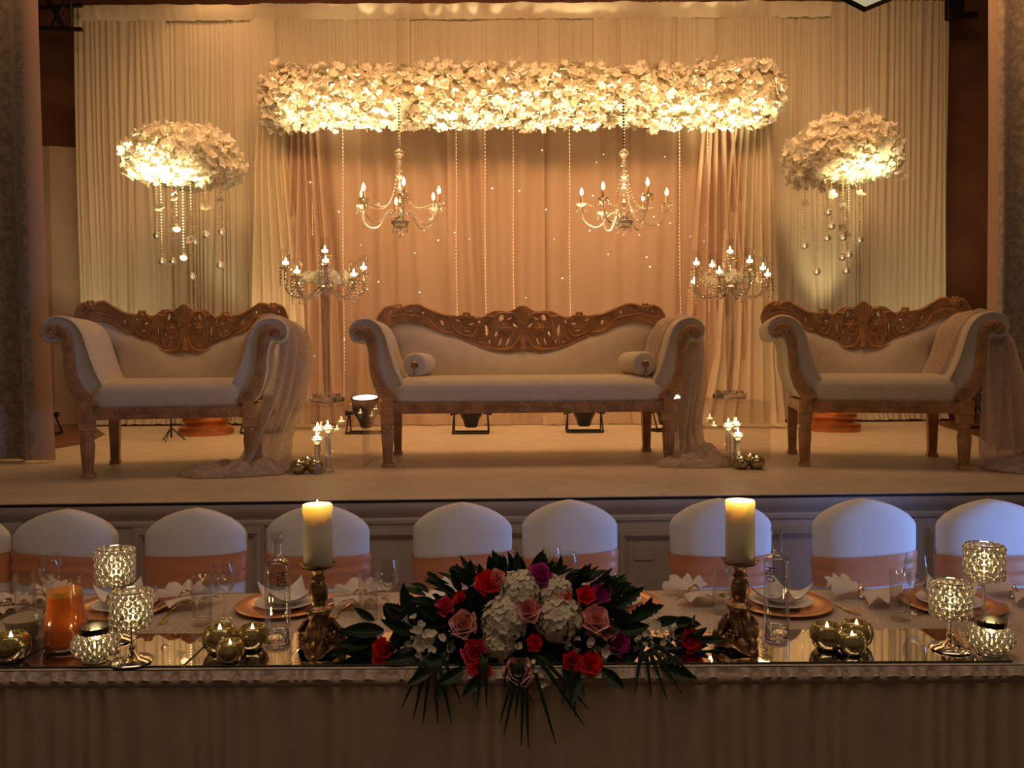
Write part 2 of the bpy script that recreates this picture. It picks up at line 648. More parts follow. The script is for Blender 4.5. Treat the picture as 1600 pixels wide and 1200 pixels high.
struct(fb(0, SL, 0.03, 0.09, 0.0, ZS - .03).xf(FM).build('wall_stage_front', M['stage_paint'], smooth=False))
struct(fb(0, SL, -0.012, 0.10, ZS - .016, ZS - .0045).xf(FM).build('trim_1', M['black_metal'], smooth=False))
cor = MB()
prof = [(0.03, ZS - .125), (0.018, ZS - .115), (0.016, ZS - .10), (0.022, ZS - .09), (0.012, ZS - .075), (-.004, ZS - .055), (-.010, ZS - .035), (-.010, ZS - .016), (0.03, ZS - .016)]
cor.add([(0, y, z) for y, z in prof] + [(SL, y, z) for y, z in prof], [(i, i + len(prof), i + 1 + len(prof), i + 1) for i in range(len(prof) - 1)])
struct(cor.xf(FM).build('trim_2', M['stage_paint'], angle=25))
FMi = FM.inverted()


def frontx(px):
    d = ray(px, 828)
    # intersect with the stage front plane
    n = Vector((-math.sin(EANG), math.cos(EANG), 0))
    t = (fo - CAM).dot(n) / d.dot(n)
    return (FMi @ (CAM + d * t))


k = 3
for a, c in ((-190, 25), (205, 411), (452, 925), (965, 1400), (1455, 1890)):
    p0, p1 = frontx(a), frontx(c)
    z1 = frontx((a + c) / 2).z + 0.01
    x0, x1, z0 = p0.x, p1.x, 0.16
    b = MB()
    for off, w, d0, d1 in ((0, .042, .012, .03), (.010, .020, .002, .03)):
        a0, a1, b0, b1 = x0 + off, x1 - off, z0 + off, z1 - off
        v = [(a0, d0, b0), (a1, d0, b0), (a1, d0, b1), (a0, d0, b1), (a0 + w, d0, b0 + w), (a1 - w, d0, b0 + w), (a1 - w, d0, b1 - w), (a0 + w, d0, b1 - w)]
        v += [(x, d1, z) for x, _, z in v]
        f = []
        for i in range(4):
            j = (i + 1) % 4
            f += [(i, j, 4 + j, 4 + i), (8 + i, 8 + j, j, i), (4 + i, 4 + j, 12 + j, 12 + i)]
        b.add(v, f)
    struct(b.xf(FM).build('trim_%d' % k, M['stage_paint'], smooth=False))
    k += 1
# little socket plate low on the stage front
sp = frontx(1008)
so = fb(sp.x - .045, sp.x + .045, .022, .03, ZS - .30, ZS - .24).xf(FM).build('wall_socket', M['stage_paint'], smooth=False)
tag(so, 'small painted socket plate low on the stage front behind the table', 'socket')

# ceiling pipes seen in the top left corner and right
pg = thing('lighting_pipe_grid', 'dark ceiling pipes in the top left corner above the brown wall', 'pipes', (-4.6, 7.4, 4.95))
for i, (a, c) in enumerate((((50, 42), (128, 46)), ((50, 18), (128, 8)), ((70, -10), (100, 44)), ((108, -8), (82, 42)))):
    MB().tube([P(a[0] - 60 * (i < 2), a[1], 7.6 + .1 * (i % 2)), P(c[0], c[1], 7.6 + .1 * (i % 2))], .022, 8).build('pipe', M['black_metal'], pg, world=True)
for px in (60, 112):
    q = P(px, 44, 7.6)
    MB().tube([q, (q.x, q.y, 5.70)], .012, 6).build('hanger_rod', M['black_metal'], pg, world=True)
pb = MB().rbox((0, 0, 0), (.16, .12, .30), .01, 2)
pb.box((0, -.07, .08), (.10, .03, .10)).box((.14, .02, -.09), (.22, .05, .05))
pb = pb.xf(Matrix.Translation(P(1489, 8, 7.9))).build('wall_speaker', M['black_metal'])
tag(pb, 'small black box speaker high on the maroon wall, top right', 'speaker')

# ================================================================== drapes


def drape(name, x0, x1, y, zt, zb, pitch, amp, seed, m, parent=None, nv=16, pool=0.0, y1=None, wander=1.0, flare=0.0, xc=0.0):
    per = 8
    nu = max(8, int((x1 - x0) / pitch * per))
    y1 = y if y1 is None else y1

    def fn(u, v):
        z = lerp(zt, zb, v)
        s = lerp(x0, x1, u)
        q = s / pitch
        n1 = noise.noise(Vector((q * .35, seed, z * .25)))
        n2 = noise.noise(Vector((q * .11, seed + 9, z * .12)))
        ph = 2 * PI * (q + wander * (n1 * 1.25 + n2 * 1.6))
        a = amp * (.15 + 1.5 * abs(noise.noise(Vector((q * .45, seed + 4, z * .2)))) + .25 * n2)
        w = math.sin(ph)
        w = math.copysign(abs(w) ** .8, w)
        k = .55 + .6 * min(1, v * 3)
        yy = lerp(y, y1, u) - a * w * k - amp * 1.1 * noise.noise(Vector((q * .13, seed + 6, z * .3)))
        cx = lerp(x0, x1, .5) if xc == 0 else xc
        x = s + (s - cx) * flare * v + .25 * a * math.cos(ph * .5 + seed)
        if pool and v > .955:
            t = (v - .955) / .045
            yy -= pool * t * (.6 + .8 * noise.noise(Vector((s * 4, seed, 3))))
            z = max(z, zb) + .02 * (1 - t) + .018 * abs(noise.noise(Vector((s * 9, seed, 7)))) + .006
        return (x, yy, z)

    vs = [j / (nv - 1) * .95 for j in range(nv)]
    if pool:
        vs += [.965, .975, .985, .993, 1.0]
    else:
        vs += [1.0]
    b = MB()
    b.grid(lambda u, v: fn(u, vs[int(round(v * (len(vs) - 1)))]), nu, len(vs))
    return b.build(name, m, parent, world=parent is not None, angle=180)


ZTOP = P(800, 6, 7.92).z
cuts = [125, 262, 398, 640, 930, 1218, 1350, 1476]
dl = ['ivory pleated drape panel beside the brown wall, far left', 'ivory pleated drape panel behind the left floral dome', 'ivory pleated drape panel above the left end of the floral beam',
      'ivory pleated drape panel above the middle of the floral beam', 'ivory pleated drape panel above the right end of the floral beam',
      'ivory pleated drape panel behind the right floral dome', 'ivory pleated drape panel beside the maroon wall, far right']
for i in range(7):
    xa, xb = P(cuts[i], 300, 7.92).x, P(cuts[i + 1], 300, 7.92).x
    o = drape('ivory_drape', xa - .01, xb + .02, 7.90 + .02 * (i % 2), ZTOP, ZS, [.062, .055, .050, .046, .048, .052, .060][i], .024, i * 3.1 + 1, M['ivory_drape'], nv=18, pool=.10)
    tag(o, dl[i], 'drape', 'ivory drape panels of the back wall')
# ruffled heading band along the top
vz0, vz1 = P(300, 30, 7.86).z, P(300, 8, 7.86).z
xa, xb = P(123, 20, 7.86).x, P(1300, 20, 7.86).x


def vfn(u, v):
    x = lerp(xa, xb, u)
    n = noise.noise(Vector((x * 14, 2, 0)))
    n2 = noise.noise(Vector((x * 4, 5, 0)))
    z = lerp(vz0, vz1, v) + (.02 * n2 if v > .9 else 0) + (.012 * n if v < .1 else 0)
    return (x, 7.895 - .045 * v - .012 * math.sin(PI * v) - .016 * n * (1 - .4 * v), z)


o = MB().grid(vfn, 700, 6).build('drape_valance', M['ivory_drape'], angle=180)
tag(o, 'ruffled ivory heading band along the top edge of the drapes', 'valance')

# star curtain inside the frame
ZB1 = 4.12
sc = thing('star_curtain', 'peach sheer curtain with tiny lights hanging under the floral beam', 'curtain', (0, 7.62, ZS))
sx = [438, 560, 700, 845, 985, 1150]
for i in range(5):
    xa, xb = P(sx[i], 300, 7.62).x, P(sx[i + 1], 300, 7.62).x
    drape('sheer_panel', xa, xb + .03, 7.62 + .015 * (i % 2), ZB1, ZS, .20, .042, 20 + i * 2.3, M['peach_sheer'], sc, nv=14, pool=.16, wander=.8)
led = MB().ball((0, 0, 0), .0062, 6, 4).data('led_light', M['led'])
rng = random.Random(5)
for i in range(84):
    q = P(rng.uniform(448, 1135), rng.uniform(230, 640), 7.54)
    inst(led, 'led_light', sc, q - Vector((0, 7.62, ZS)), sc=rng.choice((.6, .8, 1, 1.15)))
for i, (px, y0, y1, dy) in enumerate(((488, 205, 372, 0), (537, 205, 640, .0), (714, 206, 640, 0), (759, 206, 640, 0), (803, 204, 640, 0), (891, 206, 640, 0), (1063, 205, 640, 0), (1107, 204, 520, 0))):
    t, bt = P(px - 2, y0 - 20, 7.52), P(px + 1, y1, 7.50)
    n = int((t - bt).length / .034)
    b = MB()
    for j in range(n):
        q = t.lerp(bt, j / n)
        q.x += .006 * math.sin(j * .13)
        b.octa(q, .0058, .010)
    b.tube([t, bt], .0012, 4)
    where = ['first from the left, ending at the candelabra', 'second from the left, beside the candelabra', 'left of the middle, third', 'fourth from the left', 'in the very middle of the curtain',
             'sixth, over the right half of the sofa', 'second from the right', 'last on the right'][i]
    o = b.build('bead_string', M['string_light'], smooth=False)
    tag(o, 'glittering bead string before the peach curtain, ' + where, 'bead string', 'bead strings before the peach curtain')

# gathered sheer legs at both ends of the frame


def leg_drape(name, pts, m, seed, nfold, amp, label):
    # pts: rows of (py, px_left, px_right, depth)
    rows = [(P(a, py, d), P(c, py, d)) for py, a, c, d in pts]

    def fn(u, v):
        t = v * (len(rows) - 1)
        i = min(int(t), len(rows) - 2)
        t -= i
        l, r = rows[i][0].lerp(rows[i + 1][0], t), rows[i][1].lerp(rows[i + 1][1], t)
        p = l.lerp(r, u)
        ph = u * nfold * 2 * PI + 1.6 * noise.noise(Vector((u * 3, v * 2, seed)))
        p.y -= amp * math.sin(ph) + amp * .7 * noise.noise(Vector((u * 7, v * 3, seed + 3)))
        return p

    o = MB().grid(fn, nfold * 10 + 1, 26).build(name, m, angle=180)
    return tag(o, label, 'sheer')


leg_drape('sheer_leg', [(185, 402, 446, 7.47), (260, 396, 452, 7.51), (400, 392, 470, 7.49), (560, 392, 480, 7.39), (662, 388, 486, 7.25), (667, 370, 500, 7.07)], M['ivory_sheer'], 2, 5, .035,
          'sheer ivory drape hanging from the left end of the floral beam')
leg_drape('sheer_leg', [(180, 1150, 1206, 7.47), (260, 1138, 1210, 7.51), (400, 1128, 1214, 7.49), (560, 1116, 1218, 7.37), (660, 1096, 1226, 7.17), (666, 1080, 1240, 6.97)], M['ivory_sheer'], 7, 6, .04,
          'sheer ivory drape hanging from the right end of the floral beam')
leg_drape('sheer_leg', [(185, 455, 500, 7.51), (300, 452, 512, 7.51), (450, 446, 528, 7.49), (600, 440, 536, 7.37), (661, 436, 540, 7.27)], M['peach_sheer'], 4, 5, .04,
          'peach sheer swag falling behind the left candelabra')
leg_drape('sheer_leg', [(190, 1098, 1150, 7.51), (300, 1088, 1158, 7.51), (450, 1076, 1172, 7.49), (600, 1064, 1186, 7.37), (661, 1056, 1194, 7.27)], M['peach_sheer'], 9, 5, .045,
          'peach sheer swag falling behind the right candelabra')

# heavy house curtains at both sides of the stage


def house_curtain(name, x_in_t, x_in_b, x_out, y, zt, zb, side, seed, label, band):
    t = thing(name, label, 'curtain', ((x_in_b + x_out) / 2, y, zb))

    def fn(u, v, lo, hi):
        uu = lerp(lo, hi, u)
        xi = lerp(x_in_t, x_in_b, v ** 1.5)
        x = lerp(xi, x_out, uu)
        ph = uu * 2 * PI * 4.2 + .5 * noise.noise(Vector((uu * 4, v, seed)))
        yy = y - .085 * math.sin(ph) * (.7 + .3 * v) - .03 * noise.noise(Vector((uu * 9, v * 2, seed + 2)))
        return (x + .02 * math.cos(ph), yy, lerp(zt, zb, v) + (.012 * math.sin(uu * 30) if v == 1 else 0) + .012)

    MB().grid(lambda u, v: fn(u, v, band, 1), 90, 20).build('velvet_cloth', M['grey_velvet'], t, world=True, angle=180)
    MB().grid(lambda u, v: fn(u, v, 0, band + .002), 16, 20).build('lining_edge', M['pink_lining'], t, world=True, angle=180)
    return t


yl = 4.95
house_curtain('house_curtain', P(55, 60, yl).x, P(82, 720, yl).x, -4.15, yl, 5.15, ZS, -1, 3, 'tall grey velvet stage curtain at the left edge', .042)
yr = 5.35
house_curtain('house_curtain', P(1541, 60, yr).x, P(1536, 700, yr).x, 4.4, yr, 5.15, ZS, 1, 8, 'tall grey velvet stage curtain at the right edge', .03)

# ================================================================== floral beam and domes


def petal_mesh(name, r, n=5, cup=.35, m=None, w=.62, seed=0):
    b = MB()
    rn = random.Random(seed)
    for i in range(n):
        a = 2 * PI * i / n + rn.uniform(-.15, .15)
        ca, sa = math.cos(a), math.sin(a)
        L = r * rn.uniform(.85, 1.1)
        vs = []
        for j, (t, ww) in enumerate(((.08, .18), (.55, 1.0), (1.0, .45))):
            for s in (-1, 0, 1):
                x, yv = L * t, s * ww * w * r
                z = cup * r * (t ** 1.6) + (.14 * r * abs(s) * (1 if t < .9 else .2)) - .05 * r
                vs.append((x * ca - yv * sa, x * sa + yv * ca, z))
        b.add(vs, [(0, 1, 4, 3), (1, 2, 5, 4), (3, 4, 7, 6), (4, 5, 8, 7)])
    return b, b.data(name, m or M['petal'], angle=180)


BL = [petal_mesh('blossom', .058, 5, c, w=.46, seed=i) for i, c in enumerate((.15, .45, .75))]


def face_rot(n, spin):
    return (n.to_track_quat('Z', 'Y').to_matrix() @ Matrix.Rotation(spin, 3, 'Z'))


def blossoms(parent, samples, nparts, seed):
    """samples: list of (pos, normal, scale), the ones that show largest first"""
    rn = random.Random(seed)
    b = MB()
    base = Vector(parent.location)
    for i, (p, n, s) in enumerate(samples):
        nn = (n + Vector((rn.uniform(-.9, .9), rn.uniform(-.9, .9), rn.uniform(-.9, .9)))).normalized()
        rot = face_rot(nn, rn.uniform(0, 6.28))
        src, me = BL[rn.randrange(3)]
        if i < nparts:
            inst(me, 'blossom', parent, p - base, rot.to_euler(), s)
        else:
            m4 = Matrix.Translation(p - base) @ rot.to_4x4() @ Matrix.Diagonal((s, s, s, 1))
            b.add([m4 @ Vector(v) for v in src.v], src.f)
    if b.v:
        stuff(b.build('blossom_filling', M['petal'], parent, angle=180))


YB = 7.28
bc = P(810, 150, YB)
fbm = thing('floral_beam', 'long overhead beam of glowing white flowers across the backdrop', 'flower garland', (bc.x, YB, ZS))
BX0, BX1 = P(402, 150, YB).x, P(1221, 150, YB).x
BRZ = .255


def beam_section(x):
    t = (x - BX0) / (BX1 - BX0)
    e = min(1.0, min(t, 1 - t) / .045)
    k = .45 + .55 * math.sqrt(max(0, 1 - (1 - e) ** 2))
    lump = .94 + .14 * noise.noise(Vector((x * 1.7, 0, 3)))
    cz = bc.z + .03 * noise.noise(Vector((x * 1.1, 4, 0))) - .0027 * (x - bc.x) * 0
    yc = YB + (.14 * (1 - min(1, t / .05)) if t < .05 else 0)
    return yc, cz, .20 * k * lump, BRZ * k * lump


core = MB()
rings = []
for i in range(60):
    x = lerp(BX0 + .05, BX1 - .05, i / 59)
    yc, cz, ry, rz = beam_section(x)
    rings.append([(x, yc + ry * .86 * math.cos(a) * (1 + .1 * math.sin(i * 3 + k * 5)), cz + rz * .86 * math.sin(a)) for k, a in enumerate([2 * PI * k / 14 for k in range(14)])])
core.loft(rings).build('foam_core', M['petal_core'], fbm, world=True, angle=180)
rn = random.Random(11)
sam = []
for i in range(3800):
    x = rn.uniform(BX0, BX1)
    yc, cz, ry, rz = beam_section(x)
    a = rn.uniform(0, 2 * PI)
    n = Vector((0, math.cos(a) / max(ry, .05), math.sin(a) / max(rz, .05))).normalized()
    if x - BX0 < .12:
        n = (n + Vector((-1, 0, 0))).normalized()
    if BX1 - x < .12:
        n = (n + Vector((1, 0, 0))).normalized()
    k = rn.uniform(.84, 1.0) + .3 * rn.random() ** 3
    p = Vector((x, yc + ry * math.cos(a) * k, cz + rz * math.sin(a) * k))
    sam.append((p, n, rn.uniform(.5, .85)))
sam.sort(key=lambda q: (q[1].y > -.25, -q[2]))
blossoms(fbm, sam, 300, 3)
dr = MB()
for i in range(130):
    x = rn.uniform(BX0 + .1, BX1 - .1)
    yc, cz, ry, rz = beam_section(x)
    p = Vector((x, yc - ry * rn.uniform(-.3, .7), cz - rz * .93))
    h = rn.uniform(.02, .07)
    dr.tube([p, p - Vector((0, 0, h))], .0012, 3)
    dr.octa(p - Vector((0, 0, h + .012)), .008, .015)
stuff(dr.build('crystal_drop_fringe', M['bead'], fbm, world=True, smooth=False))
for x in (BX0 + .14, BX1 - .14):
    MB().tube([(x, 7.56, ZS + .02), (x, 7.56, bc.z)], .025, 10).lathe([(0, 0), (.16, 0), (.16, .014), (.03, .02), (0, .02)], 20, (x, 7.56, ZS + .001)).build('frame_post', M['ivory_drape'], fbm, world=True)


def floral_dome(base_px, c_px, rx_px, ry_px, label, seed, strands, lean):
    g = G(base_px[0], base_px[1], ZS)
    g.y += .2
    t = thing('floral_dome_stand', label, 'flower stand', g)
    c = P(c_px[0], c_px[1], g.y)
    k = g.y / F
    rx, rz = rx_px * k * .93, ry_px * k * .93
    pl = [(0, 0), (.225, 0), (.232, .03), (.225, .06), (.205, .072), (.185, .08), (.175, .092), (.185, .104), (.196, .125), (.188, .15), (.165, .16), (.14, .175), (.13, .20), (.12, .5), (.13, .56), (.23, .58), (.235, .62), (0, .62)]
    MB().lathe([(r * .98, z) for r, z in pl], 36, (0, 0, .001)).build('plinth', M['copper'], t, angle=40)
    off = c - g
    MB().tube([(0, 0, .62), (off.x * .4, 0, 1.2), (off.x, 0, off.z - .05)], .013, 10).build('clear_pole', M['acrylic'], t)
    rn = random.Random(seed)
    core = MB().ball((0, 0, 0), 1.0, 24, 14)
    core.v = [(off.x + x * rx * .86, off.y + y * rx * .86, off.z + max(z, -.62) * rz * .88) for x, y, z in core.v]
    core.build('foam_core', M['petal_core'], t)
    sam = []
    N = 900
    for i in range(N):
        z = 1 - 1.65 * (i + .5) / N
        r = math.sqrt(max(0, 1 - z * z)) if z > -.35 else math.sqrt(1 - .35 ** 2) * (1 if z > -.5 else rn.uniform(.2, 1))
        if z < -.45:
            z = -.5 + rn.uniform(-.06, .02)
        a = i * 2.399963
        n = Vector((r * math.cos(a), r * math.sin(a), z * 1.2))
        lump = 1 + .09 * noise.noise(n * 2 + Vector((seed, 0, 0))) + rn.uniform(-.04, .02) + .16 * rn.random() ** 3
        p = g + Vector((off.x + n.x * rx * lump, off.y + n.y * rx * lump, off.z + z * rz * lump + lean * n.x * rz))
        sam.append((p, n.normalized(), rn.uniform(.5, .85)))
    sam.sort(key=lambda q: (q[1].y > .1, -q[2]))
    blossoms(t, sam, 230, seed + 1)
    zb = off.z - rz * .45
    for (px, py, dy) in strands:
        e = P(px, py, g.y + dy) - g
        tp = Vector((e.x, dy, zb + .1))
        b = MB()
        n = max(3, int((tp.z - e.z) / .024))
        for j in range(n):
            b.octa(tp.lerp(e, j / n), .0085, .011)
        b.tube([tp, e], .001, 3)
        st = b.build('crystal_strand', M['bead'], t, smooth=False)
        MB().lathe([(.012, .034), (.022, .022), (.033, .004), (.030, -.016), (.017, -.03), (0, -.034)], 14, e - Vector((0, 0, .032))).build('glass_globe', M['crystal'], st)
        MB().lathe([(0, 0), (.006, .006), (.004, .014), (0, .022)], 6, e - Vector((0, 0, .05))).build('tea_light_flame', M['flame'], st)
        if rn.random() < .55:
            q = tp.lerp(e, rn.uniform(.45, .75))
            rot = face_rot(Vector((rn.uniform(-.5, .5), -1, rn.uniform(-.2, .6))).normalized(), 0)
            inst(BL[1][1], 'strand_blossom', st, q, rot.to_euler(), .75)
    return t, g, c


fd1 = floral_dome((308, 682), (289, 253), 84, 52, 'white floral dome stand with hanging crystals, behind the left sofa', 31,
                  [(245, 362, .05), (253, 402, -.1), (270, 402, .12), (287, 395, -.2), (300, 426, -.05), (305, 372, .15), (322, 360, -.15), (344, 408, 0), (346, 356, .1), (276, 350, -.25)], .0)
fd2 = floral_dome((1316, 676), (1315, 246), 84, 56, 'white floral dome stand with hanging crystals, behind the right sofa', 47,
                  [(1257, 378, .1), (1276, 418, -.1), (1292, 366, .05), (1299, 347, -.2), (1317, 365, -.05), (1316, 396, .12), (1322, 417, .1), (1326, 392, -.18), (1343, 369, 0), (1294, 325, -.1)], .0)

# ================================================================== stage lamps on the floor


def par_can(px, py, label, tilt=0.0, rz=0.0, lit=None, at=None, sc=1.0, stand=0.0):
    if at is None:
        g = G(px, py, ZS)
        g.y += .12
    else:
        g = at
    t = thing('stage_lamp', label, 'lamp', g, rz, 'black stage lamps')
    t.scale = (sc, sc, sc)
    rot = Matrix.Translation((0, 0, .175)) @ Matrix.Rotation(tilt, 4, 'X')
    body = MB().lathe([(0, -.125), (.045, -.125), (.055, -.115), (.07, -.06), (.105, .0), (.115, .06), (.115, .125), (.122, .125), (.122, .14), (.108, .14), (.104, .10), (0, .095)], 24)
    body.xf(rot).build('housing', M['black_metal'], t, angle=35)
    MB().lathe([(0, .138), (.100, .134), (.104, .126), (0, .124)], 24).xf(rot).build('lens', M['lens'], t)
    for s in (-1, 1):
        b = MB()
        b.tube([(s * .150, -.10, .008), (s * .150, -.098, .02), (s * .142, -.01, .175), (s * .142, .01, .175), (s * .150, .098, .02), (s * .150, .10, .008)], .007, 6)
        b.tube([(s * .150, -.10, .008), (s * .150, .10, .008)], .008, 6)
        b.build('yoke', M['black_metal'], t)
        MB().tube([(s * .11, 0, .175), (s * .155, 0, .175)], .016, 10).tube([(s * .155, 0, .175), (s * .175, 0, .175)], .024, 10).build('clamp_knob', M['black_metal'], t)
    for yb in (-.10, .10):
        MB().tube([(-.150, yb, .008), (.150, yb, .008)], .008, 6).build('base_bar', M['black_metal'], t)
    if stand:
        h = stand / sc
        b = MB().tube([(0, 0, 0), (0, 0, -h * .93)], .012, 8).box((0, 0, -.004), (.32, .05, .01))
        for k in range(3):
            a = k * 2 * PI / 3 + .5
            b.tube([(0, 0, -h * .75), (.17 * math.cos(a), .17 * math.sin(a), -h + .01)], .008, 6)
        b.build('tripod', M['black_metal'], t)
    if lit:
        tg, pw, ang, col = lit
        w = Vector(g) + sc * (Matrix.Rotation(rz, 3, 'Z') @ (rot @ Vector((0, 0, .165))))
        spot('floor_lamp_beam', w, tg, pw, col, ang, .55, .06)
    return t


def beam_pt(px, dz=-.15, dy=-.25):
    q = P(px, 160, YB)
    return (q.x, YB + dy, bc.z + dz)


par_can(568, 679, 'black floor lamp with glowing lens beside the left end of the middle sofa', R(11), 0, (beam_pt(540), 2000, 28, WARM))
par_can(735, 679, 'black floor lamp under the middle sofa, left of the two', 0, 0, (beam_pt(735), 1600, 28, WARM))
par_can(915, 677, 'black floor lamp under the middle sofa, right of the two', 0, 0, (beam_pt(905), 1600, 28, WARM))
par_can(1046, 675, 'black floor lamp behind the right front leg of the middle sofa', R(15), R(20), (beam_pt(1105), 1900, 30, WARM))
YEL = (1, .76, .36)
par_can(0, 0, 'black lamp on a stand hidden behind the left sofa', R(-15), 0, (Vector(fd1[2]) + Vector((-.10, -.2, -.06)), 1900, 26, YEL), at=Vector((P(266, 600, 6.2).x, 6.2, ZS + .45)), sc=.6, stand=.45)
par_can(1296, 664, 'black floor lamp close to the drape behind the right copper plinth', 0, 0, ((P(1292, 300, 7.86).x, 7.9, 2.9), 90, 30, YEL), at=Vector((P(1298, 600, 7.45).x, 7.45, ZS)))
par_can(0, 0, 'black floor lamp by the drapes behind the right arm of the left sofa', R(-14), 0, ((P(410, 300, 7.86).x, 7.86, 3.0), 40, 60, YEL), at=Vector((P(408, 600, 6.9).x, 6.9, ZS)))
par_can(0, 0, 'black floor lamp added out of sight by the brown wall to light the left drape', 0, 0, ((P(190, 300, 7.86).x, 7.86, 3.0), 30, 80, YEL), at=Vector((P(58, 600, 6.9).x, 6.9, ZS - .003)))  # extra uplight added behind the curtain to brighten the left drape
par_can(0, 0, 'black floor lamp added out of sight by the maroon wall to light the right drape', 0, 0, ((P(1430, 300, 7.86).x, 7.86, 3.0), 26, 80, YEL), at=Vector((P(1552, 600, 6.9).x, 6.9, ZS - .003)))  # hidden lamp put in to lift the drape on the right

# ================================================================== sofas
CU = [0, .03, .06, .10, .15, .20, .24, .28, .32, .36, .40, .45, .55, .65, .72, .78, .82, .86, .90, .94, .97, 1.0]
CT = [.972, .966, .945, .932, .940, .937, .920, .900, .898, .914, .918, .905, .922, .958, .988, .985, .972, .972, .980, .972, .945, .885]
BU = [0, .05, .12, .20, .28, .35, .42, .50, .60, .70, .78, .86, .93, 1.0]
BT = [.690, .682, .676, .684, .703, .730, .762, .795, .826, .862, .876, .868, .845, .80]
HOLES = [(420, 205, 50, 66, 20), (350, 212, 60, 24, -25), (298, 275, 64, 30, 40), (448, 285, 20, 20, 0), (312, 345, 22, 40, -20), (470, 350, 32, 56, 25),
         (364, 415, 26, 96, 22), (434, 420, 26, 84, 22), (555, 318, 36, 105, -5), (530, 418, 24, 46, 0), (612, 428, 58, 24, 12), (620, 240, 34, 46, 0),
         (695, 260, 56, 28, -12), (735, 322, 68, 20, 5), (815, 226, 54, 20, 20), (955, 245, 34, 58, -30), (1060, 147, 18, 54, -15), (1130, 158, 34, 30, 20),
         (1243, 103, 30, 32, 0), (1422, 150, 24, 46, 35)]


def offset_poly(pts, d):
    n = len(pts)
    out = []
    for i in range(n):
        a, c = pts[i - 1], pts[(i + 1) % n]
        t = (c - a)
        t = t.normalized() if t.length > 1e-9 else Vector((1, 0))
        out.append(pts[i] + Vector((-t.y, t.x)) * d)
    return out


def poly_area(pts):
    return .5 * sum(pts[i - 1].x * pts[i].y - pts[i].x * pts[i - 1].y for i in range(len(pts)))


def spiral(cx, cz, r, y, turns=1.4, a0=0.0, sgn=1, n=22, tail=.25):
    return [(cx + r * (1 - (1 - tail) * i / n) * math.cos(a0 + sgn * turns * 2 * PI * i / n), y, cz + r * (1 - (1 - tail) * i / n) * math.sin(a0 + sgn * turns * 2 * PI * i / n)) for i in range(n + 1)]


def hole_pts(x, z, w, h, ang):
    pts = []
    ca, sa = math.cos(R(ang)), math.sin(R(ang))
    for i in range(12):
        a = 2 * PI * i / 12
        px_, pz_ = w * math.cos(a), h * math.sin(a)
        if h > w:
            px_ += .35 * w * (pz_ / h) ** 2
        else:
            pz_ += .35 * h * (px_ / w) ** 2
        pts.append((x + px_ * ca - pz_ * sa, z + px_ * sa + pz_ * ca))
    return pts


